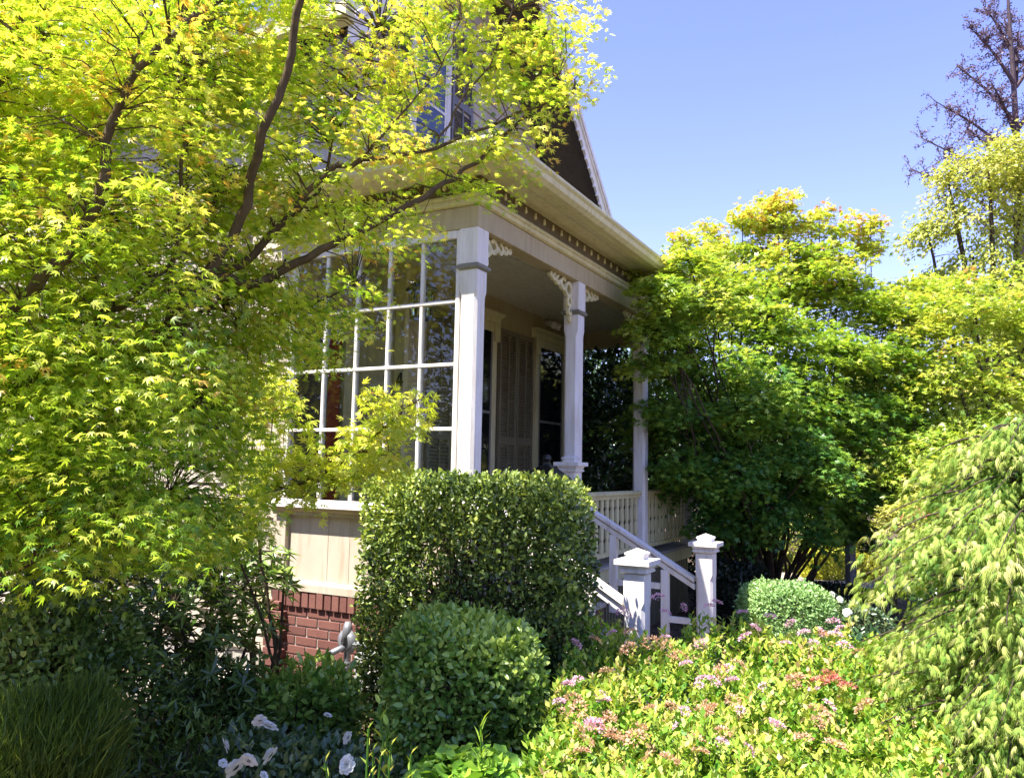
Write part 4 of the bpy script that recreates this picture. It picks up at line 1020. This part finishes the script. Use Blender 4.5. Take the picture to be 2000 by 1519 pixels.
# laurel seen through the far end of the porch and darker shrubs behind the railing
shrub('laurel_tree', 'glossy green laurel seen past the second porch post', 'tree', *W(1195, 850, 10.6)[:2], 0.62, 0.7, 0.0, 3.25, M_CAM, 51, 13000, 0.085, OVAL, 0, box=2.6, shell=.5, vbase=.42, vj=.6, vtop=.2, bump=.08)
shrub('laurel_bush', 'deep green bush behind the far porch railing', 'shrub', *W(1310, 1000, 11.6)[:2], 1.2, 0.7, 0.0, 2.3, M_CAM, 52, 11000, 0.08, OVAL, 0, box=2.6, shell=.5, vbase=.25, vj=.4, bump=.08)
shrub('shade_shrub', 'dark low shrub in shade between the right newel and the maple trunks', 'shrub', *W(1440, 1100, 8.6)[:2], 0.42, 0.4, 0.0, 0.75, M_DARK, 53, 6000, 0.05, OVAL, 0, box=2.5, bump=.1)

# spiraea with pink flower heads
def flower_mesh(kind, seed, m):
    rng = R(seed)
    if kind == 'head':
        n = 110; v = rdir(rng, n); v[:, 2] = np.abs(v[:, 2])*.55; P = v*0.030*rng.uniform(.6, 1.1, (n, 1)); 
        o_ = leaves('flower_head', DIAM, P, v+.5*rdir(rng, n), v+.6*rdir(rng, n), 0.011, rng.random(n), m)
    else:
        P = []; D = []; Nn = []; S = []
        for ring, (k, tl, s_) in enumerate(((5, 1.25, .018), (7, .85, .026), (8, .45, .034), (9, .1, .038))):
            for j in range(k):
                a = 2*pi*(j+.37*ring)/k+rng.normal(0, .1); d = np.array([cos(a)*cos(tl), sin(a)*cos(tl), sin(tl)])
                P.append(d*0.004*ring+np.array([0, 0, .010-.003*ring])); D.append(d); Nn.append(np.array([-cos(a)*sin(tl), -sin(a)*sin(tl), cos(tl)])); S.append(s_*rng.uniform(.9, 1.15))
        tm = (np.array([(0, 0, 0), (.4, .38, .10), (.8, .42, .02), (1, .12, -.08), (1, -.12, -.08), (.8, -.42, .02), (.4, -.38, .10), (.6, 0, -.06)]), [(0, 7, 2, 1), (7, 3, 2), (7, 4, 3), (7, 5, 4), (0, 6, 5, 7)])
        o_ = leaves('rose_bloom', tm, np.array(P), np.array(D), np.array(Nn), np.array(S), rng.random(len(P)), m)
    return o_
protos = {}
def put_flower(kind, pw, parent, m, scale=1.0, rng=None, tilt=None):
    key = (kind, m.name)
    if key not in protos: o_ = flower_mesh(kind, 5, m); protos[key] = o_
    else: o_ = protos[key].copy(); sc.collection.objects.link(o_)
    o_.parent = parent
    inv = Matrix.Rotation(-parent.rotation_euler.z, 3, 'Z')
    loc = inv @ (Vector(pw)-parent.location)
    o_.location = loc; o_.scale = (scale,)*3
    o_.rotation_euler = (rng.normal(0, .35)+(tilt or 0), rng.normal(0, .35), rng.random()*6.28) if rng is not None else (0, 0, 0)
    return o_

for (x, y) in put_later: put_flower('head', W(x, y, 7.75), t_, M_RED, 2.0, rg_, 0.5)
def spiraea():
    rng = R(61)
    base = W(1400, 1450, 3.4); base[2] = 0.06
    t = empty('spiraea_bush', tuple(base)); tag(t, 'sprawling golden spiraea with pink flower heads in the right foreground', 'shrub'); o = base
    # surface of the mound traced as depth over the picture, then shoots grow up from it
    n = 2600
    outline = [(1030, 1519+160), (1010, 1500), (1060, 1400), (1075, 1330), (1100, 1260), (1120, 1215), (1190, 1195), (1270, 1215), (1290, 1185), (1330, 1225), (1380, 1190), (1440, 1205), (1520, 1200), (1600, 1225), (1680, 1215), (1760, 1240), (1850, 1300), (1850, 1680)]
    px = rng.uniform(1000, 1860, n*4); py = rng.uniform(1180, 1680, n*4); ok = inpoly(px, py, outline); px, py = px[ok][:n], py[ok][:n]
    f = np.clip((py-1200)/330, 0, 1.4)
    dep = 4.25-1.75*f**0.8 + rng.normal(0, .05, len(px))
    dep = np.where((px < 1180) & (py < 1330), dep+.1, dep)
    tips = CAM + (fw + rt*((px-1000)/FPX)[:, None] - up*((py-759.5)/FPX)[:, None])*dep[:, None]
    tips[:, 2] += 0.05*np.sin(tips[:, 0]*9+1)*np.sin(tips[:, 1]*7) + 0.035*np.sin(tips[:, 0]*21)*np.sin(tips[:, 1]*19+2) - 0.05*rng.random(len(px))**2 - .02
    P = []; D = []; Nn = []; S = []; V = []; tw = MB()
    for i, c in enumerate(tips):
        lean = nrm(np.array([rng.normal(0, .35), rng.normal(-.1, .35), 1.0])); Ls = rng.uniform(.12, .24); b = c-lean*Ls
        if i % 3 == 0: tw.tube([b-o-lean*.15, c-o], [0.003, 0.0015], 3, False)
        vv = .32+.17*rng.normal()+(.24 if rng.random() < .12 else 0)
        k = 15
        tt = np.linspace(.05, 1.0, k); a = tt*40+rng.random()*6
        x = nrm(np.cross(lean, [0.3, 1, .1])); y = np.cross(lean, x)
        out = np.cos(a)[:, None]*x+np.sin(a)[:, None]*y
        P.append(b+lean*(tt*Ls)[:, None]); D.append(out+lean*(.5+.8*tt)[:, None]); Nn.append(lean*1.0-out*.4+.3*rng.normal(size=(k, 3)))
        S.append(.050*(1-.35*tt)*rng.uniform(.8, 1.25, k)); V.append(vv+.25*(tt-.5)+.18*rng.normal(size=k))
    # low inner foliage to close the mound, leaf colour darkened as shade in the gaps
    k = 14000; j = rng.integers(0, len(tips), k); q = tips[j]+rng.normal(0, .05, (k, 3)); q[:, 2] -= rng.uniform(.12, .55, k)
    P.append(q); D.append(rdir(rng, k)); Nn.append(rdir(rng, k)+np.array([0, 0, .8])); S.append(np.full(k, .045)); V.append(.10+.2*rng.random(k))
    leaves('foliage', LANCE if False else DIAM, np.concatenate(P)-o, np.concatenate(D), np.concatenate(Nn), np.concatenate(S), np.concatenate(V), M_SPIR, t)
    tw.build('stem', BARKD, t)
    fl = [(1195, 1240), (1125, 1262), (1110, 1340), (1128, 1332), (1172, 1362), (1180, 1372), (1092, 1375), (1160, 1415), (1165, 1422), (1150, 1418), (1300, 1200), (1335, 1190), (1340, 1300), (1375, 1330), (1395, 1335), (1365, 1342), (1420, 1310), (1430, 1332), (1338, 1392), (1325, 1418), (1445, 1390), (1405, 1455), (1460, 1468), (1510, 1415), (1518, 1420), (1385, 1188), (1400, 1180), (1450, 1200), (1505, 1208), (1545, 1222), (1570, 1240), (1600, 1238), (1628, 1218), (1632, 1243), (1650, 1265), (1225, 1205), (1215, 1198), (1300, 1248), (1370, 1262), (1535, 1260), (1490, 1345), (1590, 1350), (1620, 1382), (1640, 1230), (1590, 1262), (1455, 1248), (1285, 1170), (1475, 1230)]
    for (x, y) in fl:
        f_ = min(max((y-1200)/330, 0), 1.4); dp = 4.25-1.75*f_**.8-0.02
        if y < 1200: dp = 4.1
        put_flower('head', W(x, y-4, dp), t, M_PINK, rng.uniform(.65, 1.05), rng, 0.4)
    for k in range(46):
        x = rng.uniform(1100, 1720); y = rng.uniform(1235, 1500)
        f_ = min(max((y-1200)/330, 0), 1.4)
        put_flower('head', W(x, y, 4.25-1.75*f_**.8-0.02), t, M_TAN, rng.uniform(.8, 1.3), rng, 0.3)
    for (x, y) in ((1615, 1330), (1632, 1334), (1600, 1336), (1622, 1322), (1655, 1345)):
        f_ = (y-1200)/330; put_flower('head', W(x, y-4, 4.25-1.75*f_**.8-.03), t, M_RED, 1.1, rng, 0.4)
spiraea()

# laceleaf maple (drooping, finely cut) on the right, two layers
def laceleaf():
    rng = R(71); base = W(1950, 1400, 3.2); base[2] = 0.05
    t = empty('laceleaf_maple', tuple(base)); tag(t, 'weeping laceleaf maple with pale finely cut leaves at the right edge', 'tree'); o = base
    tr = MB(); sx, sy = 2.14, 3.30
    limb(tr, [(sx-base[0], sy-base[1], 0), (sx-base[0]+.05, sy-base[1], .6), (sx-base[0]-.04, sy-base[1]+.03, 1.2), (sx-base[0], sy-base[1], 1.72)], .04, .012, 8, 4, rng, .01)
    cen = []; dirs = []; tb = []
    for z, rad, na in ((1.93, .36, 18), (1.78, .46, 22), (1.60, .62, 27), (1.43, .68, 27), (1.22, .58, 24), (1.03, .68, 27), (.85, .84, 32), (.67, .95, 35), (.50, 1.05, 37), (.34, 1.15, 36)):
        for k in range(na):
            a = radians(rng.uniform(95, 330)); Lr = rad*rng.uniform(.62, 1.12); zz = z+rng.normal(0, .045)
            d = np.array([cos(a), sin(a), 0]); b0 = np.array([sx, sy, zz-.08]); pts = []
            sd = np.array([-d[1], d[0], 0])*rng.normal(0, .10)
            for t_ in np.linspace(0, 1, 7):
                pts.append(b0+d*Lr*t_+sd*t_*t_+np.array([0, 0, .30*t_-.42*t_*t_])*min(1, rad+.2))
            tr.tube([p-o for p in pts], [.008-.0011*q for q in range(7)], 4, False)
            ns = int(4+Lr*11)
            for q in range(ns):
                t_ = .28+.72*(q+rng.random())/ns; f_ = t_*6; i_ = min(int(f_), 5); p = pts[i_]*(1-f_+i_)+pts[i_+1]*(f_-i_)
                cen.append(p+rng.normal(0, .022, 3)); sgn = 1 if q % 2 else -1
                dirs.append(d*(.5+t_)+np.array([-d[1], d[0], 0])*sgn*rng.uniform(.1, .8)*(1.1-t_)); tb.append(t_)
    tr.build('trunk', BARKD, t, smooth=True)
    cen = np.array(cen); dirs = np.array(dirs); nl = 13
    P, D, Nn, S, V = sprays(rng, cen, dirs, .16, .38, nl, 0.030, tilt=.45, droop=.55, vj=.4, vtip=.25, vbase=.50, vs=.13, hang=.55, thick=.06)
    V = V + np.repeat((np.array(tb)-.5)*.30, nl)
    leaves('crown', LACE, P-o, D, Nn, S, V, M_LACE, t)
laceleaf()
shrub('gap_shadow_shrub', 'added dark green shrub that darkens the gaps of the laceleaf maple', 'shrub', *W(2020, 1300, 4.0)[:2], 0.55, 0.5, 0.05, 1.35, M_CAM, 72, 9000, 0.05, OVAL, 0, box=2.4, vbase=.2, vj=.4, bump=.12)  # added behind the lace leaves so their gaps read as shadow
shrub('gap_shadow_shrub', 'added low shrub that darkens the gap between the pink spiraea and the laceleaf maple', 'shrub', *W(1760, 1300, 4.6)[:2], 0.45, 0.4, 0.05, 0.80, M_CAM, 73, 6000, 0.045, OVAL, 0, box=2.4, vbase=.3, vj=.5, bump=.12)  # second added shrub, darkening the opening left of the laceleaf
# left undergrowth
def rhodo(name, label, lobes, seed, size, n_ros, m=M_RHODO, vb=.35, tmpl=LANCE, flow=None):
    """whorls of leaves (rosettes) through ellipsoid lobes"""
    rng = R(seed); cs = [W(*l[:3]) for l in lobes]; base = np.mean(cs, axis=0); base[2] = 0.05
    t = empty(name, tuple(base)); tag(t, label, 'shrub'); o = base; tr = MB(); P = []; D = []; Nn = []; V = []
    for c, l in zip(cs, lobes):
        tr.tube([base*0-np.array([0, 0, .05]), (c-o)*.5+rng.normal(0, .05, 3), c-o], [.018, .012, .006], 6, False)
        for k in range(int(n_ros*l[3]**2/.04)):
            d = rdir(rng, 1)[0]; r_ = l[3]*rng.random()**.33; p_ = c+d*r_*np.array([1, 1, .85])
            if p_[2] < .06: continue
            ax = nrm(d*.7+np.array([0, 0, .9])+.3*rng.normal(size=3)); x = nrm(np.cross(ax, [1, .2, .1])); y = np.cross(ax, x)
            nn = int(rng.integers(7, 12)); a = np.arange(nn)*2.4+rng.random()*6; out = np.cos(a)[:, None]*x+np.sin(a)[:, None]*y
            P.append(np.repeat(p_[None], nn, 0)); D.append(out+ax*(-.1+.7*np.linspace(0, 1, nn))[:, None]); Nn.append(ax-out*.2+.15*rng.normal(size=(nn, 3)))
            V.append(vb+.13*rng.normal()+.12*rng.normal(size=nn))
            if k % 4 == 0: tr.tube([c-o, p_-o], [.005, .002], 3, False)
    P = np.concatenate(P); N = len(P)
    leaves('foliage', tmpl, P-o, np.concatenate(D), np.concatenate(Nn), size*rng.uniform(.7, 1.25, N), np.concatenate(V), m, t)
    tr.build('stem', BARKD, t); return t
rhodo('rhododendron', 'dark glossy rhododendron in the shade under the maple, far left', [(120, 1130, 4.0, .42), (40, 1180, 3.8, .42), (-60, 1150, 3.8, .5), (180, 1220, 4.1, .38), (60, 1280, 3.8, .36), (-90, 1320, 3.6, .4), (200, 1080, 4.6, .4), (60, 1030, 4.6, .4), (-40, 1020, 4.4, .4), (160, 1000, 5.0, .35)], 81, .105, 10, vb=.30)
rhodo('rhododendron', 'loose narrow-leaved rhododendron sprawling left of the brick pier', [(340, 1180, 4.2, .42), (400, 1270, 4.1, .40), (300, 1300, 4.0, .40), (440, 1160, 4.6, .36), (360, 1380, 3.9, .34), (260, 1170, 4.4, .36), (420, 1090, 4.8, .32), (330, 1080, 4.9, .36), (440, 1060, 5.0, .28), (300, 1020, 5.1, .28)], 82, .085, 15, vb=.42)
rhodo('rhododendron', 'pale green rhododendron shoots against the corner of the panelled wall', [(530, 1105, 5.0, .16), (500, 1140, 5.0, .16), (555, 1130, 4.9, .12), (490, 1090, 5.1, .12), (505, 1190, 5.0, .20)], 83, .085, 13, vb=.80)
rhodo('bright_rhododendron', 'rhododendron with large pale whorled leaves lit by the sun at left', [(135, 1140, 3.45, .10), (120, 1170, 3.45, .09), (150, 1210, 3.5, .09), (165, 1150, 3.5, .08)], 84, .085, 12, vb=.88)
shrub('broad_leaved_shrub', 'mid-green leafy shrub in front of the brick base', 'shrub', *W(590, 1380, 4.15)[:2], 0.30, 0.26, 0.05, 0.63, M_BUSH, 85, 6500, 0.052, OVAL, 0, box=2.2, shell=.6, vbase=.45, vj=.5, bump=.12, stems=14)
shrub('shady_shrub', 'small dark shrub between the feathery clump and the white roses', 'shrub', *W(360, 1470, 3.3)[:2], 0.30, 0.26, 0.05, 0.62, M_RHODO, 86, 3200, 0.05, LANCE, 0, box=2.2, shell=.8, vbase=.35, vj=.5, bump=.15, stems=14)
shrub('shady_shrub', 'dark small-leaved shrub behind the feathery clump at far left', 'shrub', *W(120, 1300, 3.35)[:2], 0.36, 0.24, 0.05, 1.12, M_RHODO, 87, 12000, 0.036, OVAL, 0, box=2.3, shell=.6, vbase=.45, vj=.6, bump=.15, stems=14)
shrub('shady_shrub', 'dark shrub in front of the concrete pad left of the bricks', 'shrub', *W(420, 1330, 4.0)[:2], 0.30, 0.24, 0.05, 0.72, M_RHODO, 88, 7000, 0.045, LANCE, 0, box=2.3, shell=.6, vbase=.45, vj=.6, bump=.15, stems=14)
def feather():
    rng = R(91); c0 = W(85, 1519, 2.75); c0[2] = 0.03
    t = empty('feathery_clump', tuple(c0)); tag(t, 'shaded feathery grass-like clump at the bottom left corner', 'ornamental grass')
    n = 30000; a = rng.random(n)*2*pi; r_ = np.sqrt(rng.random(n)); top = 0.98-.12*r_**3
    z = (top-.13)*(rng.random(n)**.55); X = np.stack([.26*r_*np.cos(a)*(.72+.28*z/top), .30*r_*np.sin(a)*(.72+.28*z/top), z], 1)
    X[:, 2] += .04*np.sin(X[:, 0]*17)*np.sin(X[:, 1]*13)
    D = np.stack([.30*r_*np.cos(a)+.12, .3*r_*np.sin(a), np.full(n, 1.0)], 1)+.30*rng.normal(size=(n, 3))
    leaves('foliage', NEEDLE, X, D, rdir(rng, n), .075*rng.uniform(.5, 1.3, n), .30+.45*rng.random(n)**2+.18*(z-.5), M_GRASS, t)
feather()

# white roses
def roses(name, label, c, rx, ry, h, seed, n, fl, scale=1.0):
    t = shrub(name, label, 'rose bush', c[0], c[1], rx, ry, 0.05, h, M_ROSE, seed, n, 0.042, OVAL, 0, box=2.2, shell=.8, vbase=.42, vj=.6, bump=.14, stems=18)
    rng = R(seed+5)
    for (x, y, d, s_) in fl: put_flower('rose', W(x, y, d), t, M_WHITE, s_*scale*.72, rng, 0.75)
    return t
roses('white_rose_bush', 'white rose bush with open blooms along the bottom edge, left of centre', W(560, 1500, 3.2), 0.44, 0.26, 0.58, 95, 6800,
      [(525, 1420, 2.98, 1.0), (508, 1408, 3.0, .8), (530, 1475, 2.85, 1.0), (438, 1455, 2.95, .8), (462, 1500, 2.75, 1.2), (485, 1486, 2.75, .9), (678, 1492, 2.75, .9), (640, 1397, 3.15, .5), (680, 1440, 3.0, .7), (435, 1490, 2.85, .5), (515, 1515, 2.7, .5)])
roses('white_rose_bush', 'distant small white rose bush in shade right of the boxwood', W(1660, 1200, 7.6), 0.36, 0.3, 0.50, 97, 3500,
      [(1655, 1195, 7.2, 1.1), (1690, 1195, 7.2, 1.2), (1640, 1170, 7.3, .9), (1625, 1160, 7.3, .8), (1670, 1175, 7.2, .8)], 1.0)
# ground cover at the bottom
def groundcover():
    rng = R(101); c0 = W(920, 1519, 2.8); c0[2] = .05
    t = empty('leafy_perennial', tuple(c0)); tag(t, 'low mound of round crinkled leaves at the bottom centre', 'perennial')
    n = 2600; a = rng.random(n)*2*pi; r_ = np.sqrt(rng.random(n)); X = np.stack([.36*r_*np.cos(a), .30*r_*np.sin(a), .66*np.sqrt(np.clip(1-r_**2*.75, 0, 1))-.10*rng.random(n)], 1)
    D = np.stack([np.cos(a), np.sin(a), .1+0*a], 1)+.5*rng.normal(size=(n, 3)); Nn = np.stack([.6*r_*np.cos(a), .6*r_*np.sin(a), 1+0*a], 1)+.35*rng.normal(size=(n, 3))
    leaves('foliage', ROUND, X, D, Nn, .062*rng.uniform(.6, 1.3, n), .25+.6*rng.random(n), M_GER, t)
    m_ = MB()
    for k in range(40):
        j = rng.integers(0, n); m_.tube([(X[j][0]*.3, X[j][1]*.3, 0), X[j]], [.003, .002], 4, False)
    m_.build('stem', M_GER, t)
groundcover()
def stemmy(name, label, px, py, d, h, seed, k, L, n, tmpl, m, vb, lean=(0, 0)):
    rng = R(seed); top = W(px, py, d); base = top.copy(); base[2] = 0.05
    t = empty(name, tuple(base)); tag(t, label, 'plant'); P = []; D = []; Nn = []; V = []; m_ = MB(); S = []
    for s_ in range(k):
        e = top-base+rng.normal(0, .05, 3)*np.array([1, 1, .6])+np.array([lean[0], lean[1], 0])*rng.random(); b = np.array([rng.normal(0, .02), rng.normal(0, .02), -.02])
        q = bez([b, (b+e)/2+rng.normal(0, .015, 3), e], 5); m_.tube(q, [.004]*len(q), 5, False)
        ax = nrm(e-b); x = nrm(np.cross(ax, [1, .3, .1])); y = np.cross(ax, x)
        tt = np.linspace(.45, 1, n); a = np.arange(n)*2.4; out = np.cos(a)[:, None]*x+np.sin(a)[:, None]*y
        P.append(b+(e-b)*tt[:, None]); D.append(out*(1.1-.5*tt)[:, None]+ax*(.2+.9*tt)[:, None]); Nn.append(ax-out*.5+.15*rng.normal(size=(n, 3))); V.append(vb+.15*rng.normal(size=n)); S.append(L*(1.1-.4*tt)*rng.uniform(.8, 1.2, n))
    leaves('foliage', tmpl, np.concatenate(P), np.concatenate(D), np.concatenate(Nn), np.concatenate(S), np.concatenate(V), m, t)
    m_.build('stem', M_GER, t)
stemmy('lily_stalk', 'upright lily stalk with narrow pointed leaves before the rounded bush', 948, 1412, 2.75, .7, 111, 1, .10, 34, BLADE, M_GER, .8)
stemmy('yellow_shoot', 'fresh yellow-green shoot beside the white roses', 790, 1415, 2.75, .5, 112, 2, .065, 9, OVAL, M_SPIR, .55, (-.06, 0))
stemmy('yellow_shoot', 'low cluster of yellow pointed leaves at the bottom edge, left of the crinkled mound', 735, 1475, 2.6, .4, 113, 6, .05, 16, LANCE, M_SPIR, .6, (.05, 0))

# leaf litter on the beds
def litter():
    rng = R(121); n = 26000; X = rng.uniform(-3.2, 4.0, n); Y = rng.uniform(2.2, 9.0, n)
    keep = rng.random(n) < np.where((X < 0.3) & (Y > 3), 1, .5); X, Y = X[keep], Y[keep]; n = len(X)
    P = np.stack([X, Y, gz(X, Y)+.006+.006*rng.random(n)], 1)
    leaves('leaf_litter', DIAM, P, rng.normal(size=(n, 3))*np.array([1, 1, .2]), np.array([0, 0, 1.])+.3*rng.normal(size=(n, 3)), .030*rng.uniform(.5, 1.5, n), rng.random(n), M_LITTER)
    tag(bpy.data.objects['leaf_litter'], kind='stuff', label='dry leaves and wood chips scattered over the soil', cat='leaf litter')
litter()

# ---- trees beyond (closing the view) and the ones reflected in the porch glass
def backtree(px, d, h, rad, label, m, seed, n=9000, size=.14, w=None, tmpl=DIAM, vb=.4):
    p_ = W(px, 900, d) if w is None else np.array(w, float)
    t = shrub('background_tree', label, 'tree', p_[0], p_[1], rad, rad*.8, 0.6, h, m, seed, n, size, tmpl, 0, box=2.2, shell=.45, vbase=vb, vj=.5, vtop=.3, bump=.13, lumps=3.2, stems=10, part_name='crown', hang=.2)
    tr = MB(); tr.tube([(0, 0, -.6), (.05, 0, h*.3), (0, .05, h*.7)], [.16, .12, .03], 8, False); tr.build('trunk', BARKD, t, smooth=True)
backtree(1230, 17, 4.6, 1.6, 'dark green tree beyond the porch opening', M_CAM, 131)
backtree(1420, 20, 4.4, 2.2, 'green tree far behind the left half of the rounded maple', M_MID, 132)
backtree(1640, 19, 4.0, 2.2, 'green tree far behind the right half of the rounded maple', M_CAM, 133)
backtree(1850, 17, 4.6, 2.0, 'sunlit tree far behind the yellow maple', M_GOLD, 134)
backtree(2080, 16, 5.2, 2.2, 'tree cut off by the right edge of the view', M_GOLD, 135)
for k, (x, y, h, r_, m_) in enumerate(((-10.5, -2.0, 8.0, 2.6, M_GOLD), (-9.8, 3.2, 7.6, 2.4, M_YEL), (-13, -7.0, 9.5, 3.2, M_CAM), (-7.5, -7.5, 7.5, 2.6, M_GOLD), (-14, 1.2, 9.5, 2.8, M_CAM))):
    backtree(0, 0, h, r_, ('golden garden tree left of the viewer, seen only as a reflection in the porch glass', 'bright yellow garden tree beside the left maple, outside the view', 'tall dark tree far behind the viewer to the left, outside the view', 'golden tree behind the viewer, outside the view', 'tall dark tree far left of the golden one, outside the view')[k], m_, 140+k, w=(x, y, 0), n=12000, size=.17)
def woods():
    rng = R(151); n = 60000; a = rng.random(n)*2*pi; rr = rng.uniform(34, 48, n); hmax = 4.2+1.1*np.sin(a*7)+.8*np.sin(a*17+1)+.5*np.sin(a*41)
    z = hmax*rng.random(n)**.8; P = np.stack([rr*np.cos(a), rr*np.sin(a)+4, z], 1)
    leaves('distant_woods', DIAM, P, rdir(rng, n), rdir(rng, n), .85*rng.uniform(.5, 1.2, n), .2+.6*rng.random(n), M_CAM)
    tag(bpy.data.objects['distant_woods'], kind='stuff', label='distant mass of trees closing off the garden horizon', cat='woods')
woods()
